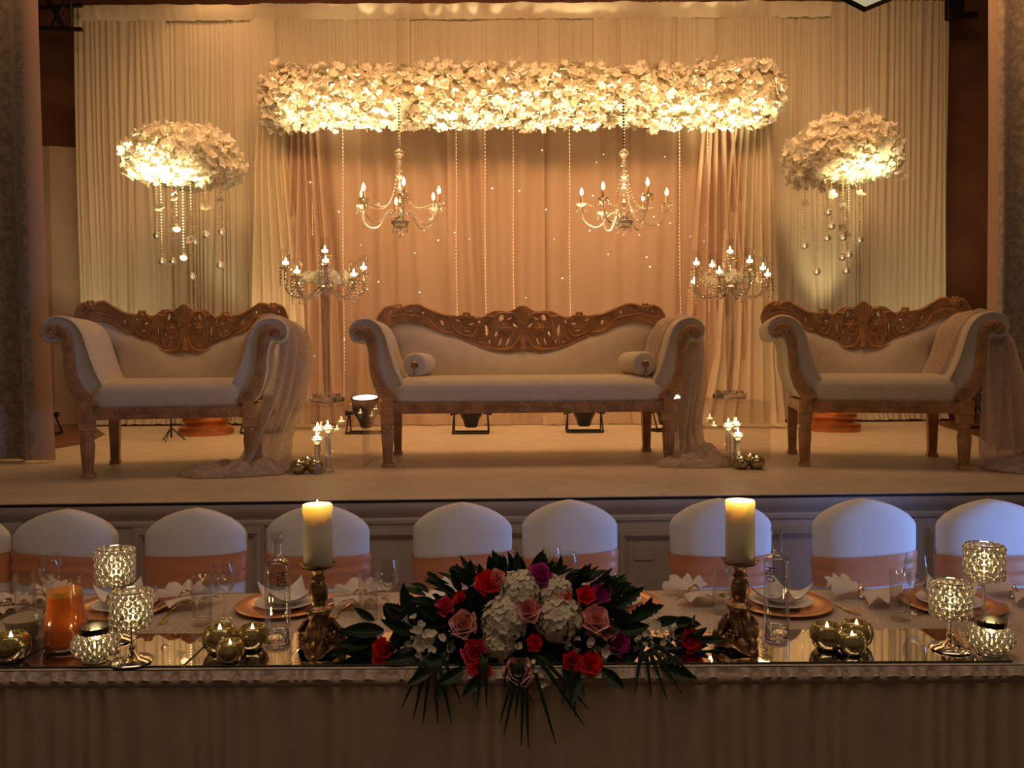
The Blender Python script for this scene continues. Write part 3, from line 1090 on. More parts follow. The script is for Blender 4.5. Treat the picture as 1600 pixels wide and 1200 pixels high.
def make_sofa(label, loc, rz, L, hw):
    t = thing('carved_sofa', label, 'sofa', loc, rz, 'carved cream sofas on the stage')
    hx = L / 2
    D = .305
    # legs
    for sy in (-1, 1):
        for sx_ in (-1, 1):
            b = MB()
            if sy < 0:
                b.box((0, 0, .285), (.072, .072, .06))
                b.lathe([(.030, .258), (.038, .25), (.038, .242), (.030, .236), (.028, .228), (.037, .220), (.037, .210), (.031, .203), (.034, .195), (.036, .185), (.025, .03), (.024, .022)], 8)
                for i in range(8):
                    a = (i + .5) * PI / 4
                    b.tube([(.033 * math.cos(a), .033 * math.sin(a), .18), (.024 * math.cos(a), .024 * math.sin(a), .035)], .004, 4)
                b.box((0, 0, .013), (.062, .062, .024))
            else:
                b.box((0, 0, .165), (.046, .046, .29), taper=1.35)
                b.box((0, 0, .012), (.058, .058, .022))
            o = b.build('leg', M['wood'], t, angle=35)
            o.location = (sx_ * hx, sy * D, .0005)
    # rail with a braided leaf carving
    b = MB()
    b.rbox((0, -.312, .343), (L + .06, .05, .064), .006, 2)
    b.rbox((0, .312, .343), (L + .06, .05, .064), .006, 2)
    for s in (-1, 1):
        b.rbox((s * (hx + .008), 0, .343), (.05, .60, .064), .006, 2)
    b.build('seat_rail', M['wood'], t, angle=35)
    b = MB()
    n = int((hx - .05) / .034)
    for i in range(n):
        for s in (-1, 1):
            x = s * (.022 + i * .034)
            for k in (-1, 1):
                b.tube([(x - s * .012, -.339, .343), (x + s * .010, -.341, .343 + k * .014), (x + s * .026, -.338, .343 + k * .026)], [.002, .0075, .003], 5, flat=.8)
    b.tube([(-hx, -.338, .373), (hx, -.338, .373)], .004, 5).tube([(-hx, -.338, .314), (hx, -.338, .314)], .004, 5)
    stuff(b.build('rail_carving', M['wood'], t))
    for s in (-1, 1):
        b = MB().rbox((s * hx, -.318, .345), (.078, .064, .078), .006, 2)
        b.lathe([(.026, 0), (.024, .006), (.012, .004), (.008, .010), (0, .012)], 12, (s * hx, -.349, .345), Matrix.Rotation(R(90), 3, 'X'))
        b.build('corner_block', M['wood'], t, angle=35)
    # seat
    b = MB()
    W2 = hx - .035

    def seat(u, v):
        x = lerp(-W2, W2, u)
        a = v * 1.0
        # profile from front bottom, over the rounded front edge, to the back
        pr = interp([0, .12, .25, .38, .55, .8, 1], [.372, .425, .470, .503, .526, .527, .505], a)
        yy = interp([0, .12, .25, .38, .55, .8, 1], [-.325, -.355, -.352, -.326, -.23, .02, .25], a)
        e = abs(x) / W2
        d = 1 - max(0, (e - .86) / .14) ** 2 * .22
        return (x, yy * (1 if yy > -.2 else lerp(1, d, .25)), .372 + (pr - .372) * d)

    b.grid(seat, 40, 18)
    b.build('seat_cushion', M['cream_velvet'], t, angle=180)
    # back
    def bw(z):
        k = min(1, max(0, (z - .68) / .16))
        return lerp(hx - .02, hw * .985, k * k * (3 - 2 * k))

    def back(u, v):
        uu = lerp(-1, 1, u)
        z = lerp(.40, interp(BU, BT, abs(uu)) + .012, v)
        bulge = .055 * (math.sin(PI * min(1, max(0, v))) ** .6) * (1 - abs(uu) ** 6)
        return (uu * bw(z), .245 + .035 * v - bulge, z)

    b = MB().grid(back, 60, 12)
    def back2(u, v):
        uu = lerp(-1, 1, u)
        z = lerp(.40, interp(BU, BT, abs(uu)) + .012, v)
        return (uu * bw(z), .30 + .02 * v, z)

    b.grid(back2, 60, 12, flip=True)
    b.build('backrest', M['cream_velvet'], t, angle=180)
    # arms
    AP = [(.085, .385), (.10, .44), (.092, .50), (.065, .56), (.040, .63), (.020, .70), (.002, .765), (-.03, .825), (-.075, .860), (-.13, .870), (-.18, .855), (-.212, .815), (-.214, .768), (-.195, .732),
          (-.160, .720), (-.132, .728), (-.116, .700), (-.106, .645), (-.104, .58), (-.09, .51), (-.062, .445), (-.030, .395), (.03, .378)]
    base = catmull([(x, z) for x, z in AP], 4, True)
    base = [Vector((p[0], p[1])) for p in base]
    sgn = 1 if poly_area(base) > 0 else -1
    FC = catmull([(-.168, .770), (-.150, .800), (-.115, .800), (-.088, .770), (-.074, .715), (-.070, .65), (-.066, .58), (-.052, .51), (-.022, .45), (.012, .41), (.025, .385)], 5)
    FWd = [f * .72 for f in (.012, .016, .020, .024, .026, .028, .031, .036, .045, .052, .050)]
    for s in (-1, 1):
        ox = s * hx
        rings = []
        for yy, ins in ((-.322, .022), (-.335, .010), (-.326, .003), (-.305, 0), (-.1, 0), (.12, .0), (.27, .004), (.30, .02)):
            rg = offset_poly(base, sgn * ins)
            rings.append([(ox - s * p.x * -1 if False else ox + (p.x if s < 0 else -p.x), yy, p.y) for p in rg])
        b = MB().loft(rings)
        b.build('armrest', M['cream_velvet'], t, fix=True, angle=60)
        # wooden facing on the arm front
        ol, orr = [], []
        m = len(FC)
        for i, p in enumerate(FC):
            a, c = FC[max(i - 1, 0)], FC[min(i + 1, m - 1)]
            tv = (c - a).normalized()
            w = interp([k / 10 for k in range(11)], FWd, i / (m - 1))
            nr = Vector((-tv.y, tv.x))
            ol.append(p + nr * w)
            orr.append(p - nr * w)
        outl = ol + orr[::-1]
        def X(x):
            return ox + (x if s < 0 else -x)
        me = curve_mesh([[(X(q.x), q.y) for q in outl]], .010, .004)
        b = MB().mesh(me, Matrix.Translation((0, -.338, 0)) @ Matrix.Rotation(R(90), 4, 'X'))
        bpy.data.meshes.remove(me)
        fa = b.build('arm_facing', M['wood'], t, angle=40)
        b = MB()
        for i in range(6, m - 4, 2):
            p, w = FC[i], interp([k / 10 for k in range(11)], FWd, i / (m - 1)) * .72
            q = FC[i + 1]
            tv = (FC[min(i + 2, m - 1)] - FC[i]).normalized()
            nr = Vector((-tv.y, tv.x))
            for k in (-1, 1):
                e = p + nr * w * k - tv * .016
                b.tube([(X(q.x), -.351, q.y), (X((q.x + e.x) / 2), -.354, (q.y + e.y) / 2), (X(e.x), -.350, e.y)], [.003, .007, .002], 5)
        b.tube([(X(q[0]), q[1], q[2]) for q in spiral(.012, .425, .038, -.352, 1.6, R(200), -1)], .006, 6)
        b.lathe([(.022, 0), (.020, .007), (.010, .004), (.007, .011), (0, .012)], 12, (X(-.152), -.350, .778), Matrix.Rotation(R(90), 3, 'X'))
        for k in range(7):
            a = k * 2 * PI / 7
            b.ball((X(-.152 + .020 * math.cos(a)), -.354, .778 + .020 * math.sin(a)), .008, 6, 4)
        stuff(b.build('arm_carving', M['wood'], fa))
    # pierced crest
    kx = hw / .95
    top = [(u, interp(CU, CT, abs(u))) for u in [i / 60 for i in range(-60, 61)]]
    bot = [(u, interp(BU, BT, abs(u)) - .004) for u in [i / 60 for i in range(58, -59, -1)]]
    outline = [(u * hw, z) for u, z in top + bot]
    sp = [outline]
    taken = []
    for cx, cy, w, h, ang in HOLES:
        x, z = (cx - 230) * .000724, 1.0434 - cy * .000724
        w0, h0_ = w * .000724, h * .000724
        ok = None
        for f in (.54, .48, .42, .36, .30, .24, .18):
            w, h = w0 * f, h0_ * f
            pts = hole_pts(x, z, w, h, ang)
            good = all(interp(BU, BT, px_ / .95) + .010 < pz_ < interp(CU, CT, px_ / .95) - .012 and px_ > .012 for px_, pz_ in pts)
            if good:
                good = all((px_ - qx) ** 2 + (pz_ - qz) ** 2 > .0075 ** 2 for px_, pz_ in pts for qx, qz in taken) and not any(((px_ - x) / w) ** 2 + ((pz_ - z) / h) ** 2 < 1 for px_, pz_ in taken)
            if good:
                ok = pts
                break
        if not ok:
            continue
        taken += ok
        for s in (-1, 1):
            sp.append([(s * px_ * kx, pz_) for px_, pz_ in ok])
    me = curve_mesh(sp, .013, .004)
    b = MB().mesh(me, Matrix.Translation((0, .272, 0)) @ Matrix.Rotation(R(90), 4, 'X'))
    bpy.data.meshes.remove(me)
    cr = b.build('crest', M['wood'], t, angle=40)
    b = MB()
    yf = .252
    for i in range(-3, 4):                        # central palmette
        a = i * R(15)
        b.tube([(0 + .006 * i, yf, .72), (.020 * math.sin(a) * 1.2, yf - .006, .84), (.075 * math.sin(a), yf - .004, .84 + .122 * math.cos(a))], [.008, .010, .009], 6)
    b.tube([(0, yf - .004, .688), (0, yf - .008, .78)], [.020, .014], 8)
    for s in (-1, 1):
        def C(pts):
            return [(s * (x - 230) * .000724 * kx, yf - .003, min(1.0434 - y * .000724, interp(CU, CT, (x - 230) * .000724 / .95) - .008)) for x, y in pts]
        def vine(pts, r0, r1):
            q = catmull(C(pts), 5)
            b.tube(q, [lerp(r0, r1, i / (len(q) - 1)) for i in range(len(q))], 6)
        vine([(240, 430), (250, 330), (270, 240), (320, 170), (390, 150), (450, 165), (490, 220), (505, 300), (510, 370), (470, 450)], .008, .006)
        vine([(260, 380), (330, 470), (430, 490), (540, 480), (650, 450), (740, 400), (830, 355)], .010, .006)
        vine([(490, 200), (560, 190), (610, 200), (640, 230)], .008, .004)
        vine([(300, 330), (340, 380), (400, 375), (430, 340)], .007, .004)
        vine([(640, 300), (680, 365), (760, 360), (840, 310), (880, 230)], .008, .004)
        vine([(640, 270), (690, 290), (760, 290), (820, 260)], .006, .003)
        vine([(600, 330), (620, 390), (660, 400)], .007, .003)
        vine([(860, 340), (940, 330), (1020, 280), (1090, 210), (1180, 190), (1300, 170), (1420, 200)], .008, .006)
        vine([(880, 180), (980, 140), (1070, 85), (1170, 62), (1260, 75), (1285, 120), (1260, 150), (1225, 140)], .009, .005)
        vine([(900, 260), (920, 210), (1000, 190), (1050, 200)], .006, .003)
        vine([(1400, 110), (1420, 75), (1480, 68), (1520, 120), (1530, 170)], .009, .006)
        vine([(520, 260), (500, 330), (520, 390)], .008, .004)
        vine([(660, 180), (640, 220), (650, 250)], .007, .004)
        for cx, cy, r in ((385, 300, 44), (740, 195, 44), (1345, 115, 42)):
            x, z = s * (cx - 230) * .000724 * kx, 1.0434 - cy * .000724
            rr = r * .000724
            for k in range(6):
                a = k * PI / 3
                b.ball((x + rr * .7 * math.cos(a), yf - .002, z + rr * .7 * math.sin(a)), rr * .45, 7, 5, (1, .6, 1))
            b.ball((x, yf - .008, z), rr * .5, 8, 5, (1, .7, 1))
    stuff(b.build('crest_carving', M['wood'], cr))
    return t


def near_ground(px, py):
    return G(px, py, ZS + .01)


fl, fr_ = near_ground(606, 727), Vector((0, 0, 0))
c0, a0 = fl + Vector((.826 * math.cos(R(2.6)), .826 * math.sin(R(2.6)), 0)), R(2.6)
c0 += Vector((-math.sin(a0), math.cos(a0), 0)) * .305
c0.z = ZS
sofa_mid = make_sofa('long carved cream sofa in the middle with two bolster cushions', c0, a0, 1.652, .95)
fl = near_ground(138, 744)
a1 = R(14)
c1 = fl + Vector((math.cos(a1), math.sin(a1), 0)) * .415 + Vector((-math.sin(a1), math.cos(a1), 0)) * .305
c1.z = ZS
sofa_left = make_sofa('short carved cream sofa at the left, angled towards the middle', c1, a1, .83, .615)
fr2 = near_ground(1506, 731)
a2 = R(-13)
c2 = fr2 - Vector((math.cos(a2), math.sin(a2), 0)) * .415 + Vector((-math.sin(a2), math.cos(a2), 0)) * .305
c2.z = ZS
sofa_right = make_sofa('short carved cream sofa at the right, angled towards the middle', c2, a2, .83, .615)

# lamp clamped to the back of the right sofa, lighting the flower dome behind it
lp = WM(sofa_right) @ Vector((.12, .44, .50))
lamp = par_can(0, 0, 'black lamp clamped to the back of the right sofa', R(-20), a2, (Vector(fd2[2]) + Vector((.10, -.1, -.06)), 1300, 17, YEL), at=lp, sc=.5)
MB().box((0, -.12, .006), (.28, .25, .012)).build('bracket', M['black_metal'], lamp, smooth=False)

# bolsters on the long sofa
for s, lab in ((-1, 'cream bolster cushion against the left arm of the long sofa'), (1, 'cream bolster cushion against the right arm of the long sofa')):
    rzb = a0 + s * R(7)
    fcn = P(648 if s < 0 else 1008, 580 if s < 0 else 578, 4.72)
    loc = fcn + Vector((-math.sin(rzb), math.cos(rzb), 0)) * .165
    loc.z = ZS + .592
    t = thing('bolster', lab, 'cushion', loc, rzb, 'bolster cushions on the long sofa')
    rot = Matrix.Rotation(R(90), 3, 'X')
    r, h = .074, .165
    MB().lathe([(0, -h), (.03, -h), (.06, -h), (.070, -h + .006), (r, -h + .02), (r, h - .02), (.070, h - .006), (.06, h), (0, h)], 28, (0, 0, 0), rot).build('bolster_body', M['cream_velvet'], t, angle=60)
    MB().lathe([(.020, 0), (.022, .006), (.016, .012), (.018, .006), (.008, .006), (.006, .014), (0, .015)], 16, (0, -h + .001, 0), rot).build('button', M['bronze'], t)
    b = MB()
    b.tube([(0, -h - .012, -.006), (0, -h - .016, -.04), (0, -h - .012, -.055)], .004, 6)
    b.lathe([(0, -.05), (.007, -.052), (.009, -.058), (.012, -.085), (.009, -.086), (0, -.085)], 10, (0, -h - .012, 0))
    b.build('tassel', M['bronze'], t)

# lace throws over the right arms


def throw(sofa, L, label, path, seed, pool):
    """path rows in sofa space: (x, y, z, half width, direction of the width (x, y))"""
    t = thing('lace_throw', label, 'throw', WM(sofa) @ Vector(path[-1][:3]), sofa.rotation_euler.z, 'lace throws over the sofa arms')
    rows = [Vector(p[:3]) for p in path]
    n = len(path)
    sm = catmull(rows, 5)
    ws = catmull([Vector((p[3], p[4], p[5])) for p in path], 5)
    mw = WM(sofa)

    def fn(u, v):
        i = int(round(v * (len(sm) - 1)))
        c, (hw_, dx, dy) = sm[i], ws[i]
        d = Vector((dx, dy, 0)).normalized()
        w = (u - .5) * 2
        fold = math.sin(w * 11 + 2 * noise.noise(Vector((w * 2, v * 3, seed))))
        depth = .010 + .035 * min(1, max(0, (v - .25) * 3)) * (1 if v < .92 else .4)
        nrm = Vector((-d.y, d.x, 0))
        p = c + d * hw_ * w + nrm * fold * depth
        p += Vector((0, 0, .012 * noise.noise(Vector((w * 4, v * 8, seed + 5)))))
        if p.z < .012:
            p.z = .012 + .02 * abs(noise.noise(Vector((p.x * 11, p.y * 11, seed))))
        return mw @ p

    MB().grid(fn, 54, len(sm)).build('draped_cloth', M['lace'], t, world=True, angle=180)
    px, py, rx, ry = pool

    def pf(u, v):
        a = u * 2 * PI
        r = v
        lob = 1 + .28 * noise.noise(Vector((math.cos(a) * 1.6, math.sin(a) * 1.6, seed)))
        x, y = px + rx * r * lob * math.cos(a), py + ry * r * lob * math.sin(a)
        h = (1 - r ** 1.5) * .055 * (1 + 1.3 * noise.noise(Vector((x * 9, y * 9, seed)))) + .012 * abs(noise.noise(Vector((x * 30, y * 30, seed)))) + .030 * abs(math.sin(a * 8 + r * 9 + 3 * noise.noise(Vector((x * 6, y * 6, seed))))) * (1 if r < .97 else .1) + .004
        return mw @ Vector((x, y, max(.004, h)))

    MB().grid(pf, 110, 26, cu=True).build('pooled_cloth', M['lace'], t, world=True, angle=180)
    return t


h1 = .415
throw(sofa_left, .83, 'lace throw over the right arm of the left sofa, trailing to the floor', [
    (h1 - .085, -.02, .57, .20, 0, 1), (h1 - .045, -.02, .66, .20, 0, 1), (h1 - .004, -.02, .78, .20, 0, 1), (h1 + .06, -.03, .870, .20, 0, 1), (h1 + .14, -.04, .885, .20, .15, 1), (h1 + .215, -.06, .83, .19, .25, 1),
    (h1 + .235, -.09, .74, .17, .45, 1), (h1 + .225, -.14, .60, .14, .7, 1), (h1 + .19, -.2, .42, .12, .9, .8), (h1 + .13, -.28, .24, .11, 1, .5), (h1 + .09, -.34, .10, .13, 1, .3), (h1 + .06, -.42, .03, .16, 1, .2), (h1 + .0, -.48, .012, .16, 1, .1)], 2, (h1 - .06, -.40, .30, .14))
h0 = .826
throw(sofa_mid, 1.65, 'lace throw over the right arm of the middle sofa, pooling on the floor', [
    (h0 - .085, -.02, .57, .20, 0, 1), (h0 - .045, -.02, .66, .20, 0, 1), (h0 - .004, -.02, .78, .20, 0, 1), (h0 + .06, -.03, .870, .20, 0, 1), (h0 + .14, -.04, .885, .20, .1, 1), (h0 + .212, -.06, .83, .18, .25, 1),
    (h0 + .225, -.09, .74, .15, .45, 1), (h0 + .20, -.14, .60, .11, .7, 1), (h0 + .165, -.2, .42, .085, .9, .8), (h0 + .13, -.26, .24, .075, 1, .5), (h0 + .12, -.31, .12, .09, 1, .3), (h0 + .13, -.36, .03, .14, 1, .2), (h0 + .15, -.42, .012, .18, 1, .1)], 5, (h0 + .14, -.40, .27, .14))
throw(sofa_right, .83, 'lace throw over the right arm of the right sofa, by the curtain', [
    (h1 - .100, -.04, .53, .20, 0, 1), (h1 - .045, -.04, .66, .20, 0, 1), (h1 - .004, -.04, .78, .20, 0, 1), (h1 + .06, -.05, .870, .20, 0, 1), (h1 + .14, -.06, .885, .20, .1, 1), (h1 + .222, -.08, .83, .19, .2, 1),
    (h1 + .245, -.10, .72, .18, .5, 1), (h1 + .25, -.12, .58, .17, .7, 1), (h1 + .255, -.16, .42, .16, .9, .8), (h1 + .26, -.20, .24, .16, 1, .5), (h1 + .26, -.24, .12, .17, 1, .3), (h1 + .27, -.30, .03, .18, 1, .2), (h1 + .27, -.36, .012, .18, 1, .1)], 8, (h1 + .30, -.30, .24, .15))

# ================================================================== acrylic plinths, candelabras, floor candles


def flame(b, c, s=1.0):
    b.lathe([(0, 0), (.0045 * s, .005 * s), (.006 * s, .011 * s), (.004 * s, .020 * s), (.0015 * s, .028 * s), (0, .032 * s)], 8, c)
    return b


def acrylic_plinth(px0, px1, pyb, h, depth, label):
    a, c = G(px0, pyb, ZS), G(px1, pyb, ZS)
    w = c.x - a.x
    t = thing('acrylic_plinth', label, 'plinth', ((a.x + c.x) / 2, a.y + depth / 2, ZS))
    th = .012
    MB().box((0, 0, h - th / 2), (w, depth, th)).build('top_panel', M['acrylic'], t, smooth=False)
    MB().box((0, -depth / 2 + th / 2, (h - th) / 2), (w, th, h - th - .001)).build('front_panel', M['acrylic'], t, smooth=False)
    MB().box((0, depth / 2 - th / 2, (h - th) / 2), (w, th, h - th - .001)).build('back_panel', M['acrylic'], t, smooth=False)
    for s in (-1, 1):
        MB().box((s * (w / 2 - th / 2), 0, (h - th) / 2), (th, depth - 2 * th, h - th - .001)).build('side_panel', M['acrylic'], t, smooth=False)
    return t, h


apl, hpl = acrylic_plinth(446, 568, 731, .365, .62, 'clear acrylic plinth under the left candelabra')
apr, hpr = acrylic_plinth(1084, 1206, 722, .365, .62, 'clear acrylic plinth under the right candelabra')


M['cup_glass'] = thin_glass('cup_glass', (0.985, 0.98, 0.975), 0.02, 0.22)
M['column_glass'] = thin_glass('column_glass', (0.86, 0.84, 0.82), 0.10, 0.85)


def candelabra(loc, label, seed):
    t = thing('candelabra', label, 'candelabra', loc, 0, 'crystal candelabras')
    b = MB().lathe([(0, 0), (.105, 0), (.11, .004), (.11, .026), (.100, .032), (.06, .034), (.055, .05), (.03, .055), (0, .055)], 8)
    b.build('crystal_base', M['crystal'], t, angle=20)
    for i in range(8):
        a = (i + .5) * PI / 4
        MB().octa((.078 * math.cos(a), .078 * math.sin(a), .040), .012, .014).build('base_gem', M['bead'], t, smooth=False)
    H = .70
    MB().lathe([(0, .055), (.018, .058), (.016, .075), (.019, .09), (.022, .30), (.030, H - .06), (.034, H - .03), (.020, H), (0, H)], 6).build('glass_column', M['column_glass'], t, angle=20)
    MB().lathe([(0, H - .012), (.04, H - .01), (.05, H + .01), (.035, H + .03), (0, H + .035)], 16).build('hub', M['silver'], t)
    # flower ring round the hub
    fr = MB()
    rn = random.Random(seed)
    for i in range(110):
        a = rn.uniform(0, 6.28)
        r = rn.uniform(.05, .17)
        src = BL[rn.randrange(3)][0]
        n = Vector((math.cos(a), math.sin(a), rn.uniform(.0, .8))).normalized()
        m4 = Matrix.Translation((r * math.cos(a), r * math.sin(a), H + .06 + rn.uniform(-.025, .035))) @ face_rot(n, a).to_4x4() @ Matrix.Diagonal((.40, .40, .40, 1))
        fr.add([m4 @ Vector(v) for v in src.v], src.f)
    stuff(fr.build('flower_ring', M['petal'], t, angle=180))
    arms = [(.235, i * 45 + 14, (.10, .03, .14, .02, .12, .05, .11, .04)[i]) for i in range(8)]
    arms.append((.0, 0, .20))
    for rr, ang, up in arms:
        a = R(ang)
        ca, sa = math.cos(a), math.sin(a)
        ax = MB()
        if rr:
            pts = catmull([(.03 * ca, .03 * sa, H + .01), (.10 * ca, .10 * sa, H - .045), (.18 * ca, .18 * sa, H - .05), (rr * ca, rr * sa, H + .0), (rr * ca, rr * sa, H + up)], 5)
        else:
            pts = [Vector((0, 0, H + .02)), Vector((0, 0, H + up))]
        ax.tube(pts, .0075, 7)
        arm = ax.build('arm', M['crystal'], t)
        e = Vector((rr * ca, rr * sa, H + up))
        MB().lathe([(.006, 0), (.03, .004), (.042, .014), (.040, .018), (.012, .010), (.010, .030), (.018, .034)], 12, e - Vector((0, 0, .01))).build('drip_pan', M['bead'], arm)
        MB().lathe([(.012, .0), (.026, .006), (.030, .02), (.030, .095), (.0285, .095), (.028, .02), (.01, .008)], 14, e + Vector((0, 0, .022))).build('glass_cup', M['cup_glass'], arm)
        flame(MB().lathe([(0, 0), (.018, 0), (.018, .014), (0, .014)], 12, e + Vector((0, 0, .030))), e + Vector((0, 0, .044)), .9).build('tea_light', M['flame'], arm)
        d = MB()
        for k in range(6):
            q = k * PI / 3
            p = e + Vector((.036 * math.cos(q), .036 * math.sin(q), -.006))
            for j in range(3 + (k % 2) * 2):
                d.octa(p - Vector((0, 0, .012 + j * .02)), .0055, .009)
        stuff(d.build('crystal_drops', M['bead'], arm, smooth=False))
    return t


def on_plinth(px, py, h):
    return G(px, py, ZS + h)


p = on_plinth(511, 628, hpl)
cl1 = candelabra(Vector((p.x, WM(apl).translation.y + .03, ZS + hpl + .001)), 'crystal candelabra with lit glass cups on the left acrylic plinth', 3)
p = on_plinth(1138, 622, hpr)
cl2 = candelabra(Vector((p.x, WM(apr).translation.y + .03, ZS + hpr + .001)), 'crystal candelabra with lit glass cups on the right acrylic plinth', 8)


def glass_stick(px, py, h, label):
    g = G(px, py, ZS)
    t = thing('glass_candlestick', label, 'candlestick', g, 0, 'glass candlesticks on the stage floor')
    MB().lathe([(0, .001), (.030, .001), (.030, .012), (.016, .02), (.018, .05), (.012, .065), (.016, .075), (.0155, h - .05), (.010, h - .04), (.014, h - .03), (.034, h - .006), (.036, h), (.020, h - .004), (0, h - .008)], 10).build('glass_stem', M['crystal'], t, angle=25)
    flame(MB().lathe([(0, h - .006), (.017, h - .006), (.017, h + .006), (0, h + .006)], 10), (0, 0, h + .006), .9).build('tea_light', M['flame'], t)
    return t


glass_stick(513, 737, .255, 'tall glass candlestick on the stage left, right of its trio')
glass_stick(497, 732, .235, 'glass candlestick on the stage left, back of its trio')
glass_stick(496, 740, .20, 'short glass candlestick on the stage left, front of its trio')
glass_stick(1138, 729, .245, 'glass candlestick on the stage right, left of its trio')
glass_stick(1150, 722, .235, 'glass candlestick on the stage right, back of its trio')
glass_stick(1153, 731, .195, 'short glass candlestick on the stage right, front of its trio')


def votive_bowl(loc, r, label, group, light=0.0):
    t = thing('mercury_votive', label, 'candle holder', loc, random.Random(label).uniform(0, 6), group)
    prof = [(0, .002), (.5, .002), (.62, .03), (.88, .35), (1.0, .75), (.97, 1.1), (.80, 1.42), (.70, 1.52), (.66, 1.50), (.76, 1.40), (.92, 1.1), (.95, .75), (.82, .35), (.4, .14), (0, .12)]
    MB().lathe([(a * r, z * r) for a, z in prof], 24).build('bowl', M['mercury'], t, angle=80)
    MB().lathe([(0, .14 * r), (.52 * r, .14 * r), (.52 * r, .96 * r), (.48 * r, .98 * r), (0, .98 * r)], 16).build('tea_light', M['wax'], t)
    b = MB()
    flame(b, (0, 0, 1.0 * r), r / .050)
    b.lathe([(0, .99 * r), (.40 * r, .99 * r), (.40 * r, 1.02 * r), (0, 1.03 * r)], 14)
    b.build('flame', M['flame'], t)
    if light:
        point('votive_glow', Vector(loc) + Vector((0, 0, 1.45 * r)), light, (1, .68, .26), .01)
    return t


GF = 'mercury glass votives on the stage floor'
votive_bowl(G(467, 740, ZS), .047, 'mercury glass votive on the stage left, left one of three', GF)
votive_bowl(G(492, 739, ZS), .047, 'mercury glass votive on the stage left, right one of three', GF)
votive_bowl(G(481, 733, ZS), .044, 'mercury glass votive on the stage left, back one of three', GF)
votive_bowl(G(1158, 733, ZS), .045, 'mercury glass votive on the stage right, left one of three', GF)
votive_bowl(G(1182, 733, ZS), .047, 'mercury glass votive on the stage right, right one of three', GF)
votive_bowl(G(1172, 727, ZS), .043, 'mercury glass votive on the stage right, back one of three', GF)

# ================================================================== chandeliers


def chandelier(px, label, rot):
    Y = 6.75
    c = P(px, 350, Y)
    t = thing('chandelier', label, 'chandelier', c, rot, 'crystal chandeliers under the floral beam')
    zt_ = P(px, 240, Y).z - c.z
    b = MB()
    zc = zt_
    while c.z + zc < bc.z - .24:
        b.lathe([(.008, -.014), (.0105, 0), (.008, .014), (.005, 0)], 6, (0, 0, zc + .03), close=True)
        zc += .026
    stuff(b.build('chain', M['silver'], t))
    MB().lathe([(0, -.05), (.012, -.05), (.02, -.03), (.04, -.01), (.042, .01), (.02, .03), (.01, .035), (0, .04)], 14, (0, 0, zt_)).build('top_ball', M['bead'], t, angle=25)
    b = MB()
    zz = .04
    prof = []
    for r, h in ((.02, .06), (.012, .04), (.026, .07), (.012, .05), (.02, .06), (.010, .05), (.03, .05), (.012, .06), (.02, .06), (.01, .05), (.008, .06)):
        if zz + h > zt_ - .04:
            break
        prof += [(.006, zz), (r, zz + h * .5), (.006, zz + h)]
        zz += h
    b.lathe([(0, .03)] + prof + [(.006, zt_ - .04), (0, zt_ - .04)], 10)
    b.build('stem', M['crystal'], t, angle=30)
    MB().lathe([(0, -.075), (.012, -.07), (.02, -.05), (.045, -.035), (.068, -.005), (.078, .02), (.070, .024), (.05, .016), (.03, .04), (0, .045)], 16).build('bottom_bowl', M['crystal'], t, angle=30)
    MB().lathe([(0, .028), (.04, .028), (.045, .045), (.03, .055), (0, .055)], 14).build('hub', M['silver'], t)
    d = MB()
    for k in range(12):
        a = k * PI / 6
        for j in range(3):
            d.octa((.066 * math.cos(a), .066 * math.sin(a), -.02 - j * .022), .006, .010)
    d.octa((0, 0, -.10), .012, .022)
    stuff(d.build('bowl_drops', M['bead'], t, smooth=False))
    RR = .355
    for i in range(6):
        a = R(i * 60 - 17)
        ca, sa = math.cos(a), math.sin(a)
        hz = .14 + (.02 if i % 2 else 0)
        pts = catmull([(.03 * ca, .03 * sa, .04), (.08 * ca, .08 * sa, .10), (.14 * ca, .14 * sa, .07), (.20 * ca, .20 * sa, -.005), (.27 * ca, .27 * sa, -.01), (.335 * ca, .335 * sa, .05), (RR * ca, RR * sa, hz)], 6)
        arm = MB().tube(pts, .009, 7).build('arm', M['crystal'], t)
        e = Vector((RR * ca, RR * sa, hz))
        MB().lathe([(.008, -.01), (.03, .0), (.048, .012), (.050, .018), (.03, .012), (.012, .012)], 14, e).build('drip_pan', M['bead'], arm, angle=30)
        MB().lathe([(.012, .010), (.012, .085), (.010, .088), (0, .088)], 10, e).build('candle_sleeve', M['bronze'], arm)
        MB().lathe([(0, .088), (.008, .09), (.014, .105), (.015, .118), (.009, .138), (.003, .152), (0, .155)], 10, e).build('bulb', M['bulb'], arm)
        d = MB()
        for k in range(6):
            q = k * PI / 3
            for j in range(2 + k % 2):
                d.octa(e + Vector((.043 * math.cos(q), .043 * math.sin(q), -.004 - j * .02)), .0055, .010)
        stuff(d.build('crystal_drops', M['bead'], arm, smooth=False))
        d = MB()
        p0, p1 = Vector((.02 * ca, .02 * sa, zt_ - .06)), e + Vector((-.045 * ca, -.045 * sa, .01))
        for j in range(26):
            s = j / 25
            q = p0.lerp(p1, s)
            q.z -= .22 * math.sin(PI * s) * (1 - s * .3)
            q = Vector((lerp(p0.x, p1.x, s ** 1.6), lerp(p0.y, p1.y, s ** 1.6), q.z))
            d.octa(q, .0042, .0052)
        stuff(d.build('bead_swag', M['bead'], t, smooth=False))
    point('chandelier_glow', c + Vector((0, 0, .33)), 9, (1, .58, .25), .12)
    return t


chandelier(625, 'crystal chandelier with candle bulbs hanging left of the middle', R(0))
chandelier(975, 'crystal chandelier with candle bulbs hanging right of the middle', R(11))

# ================================================================== chairs behind the table


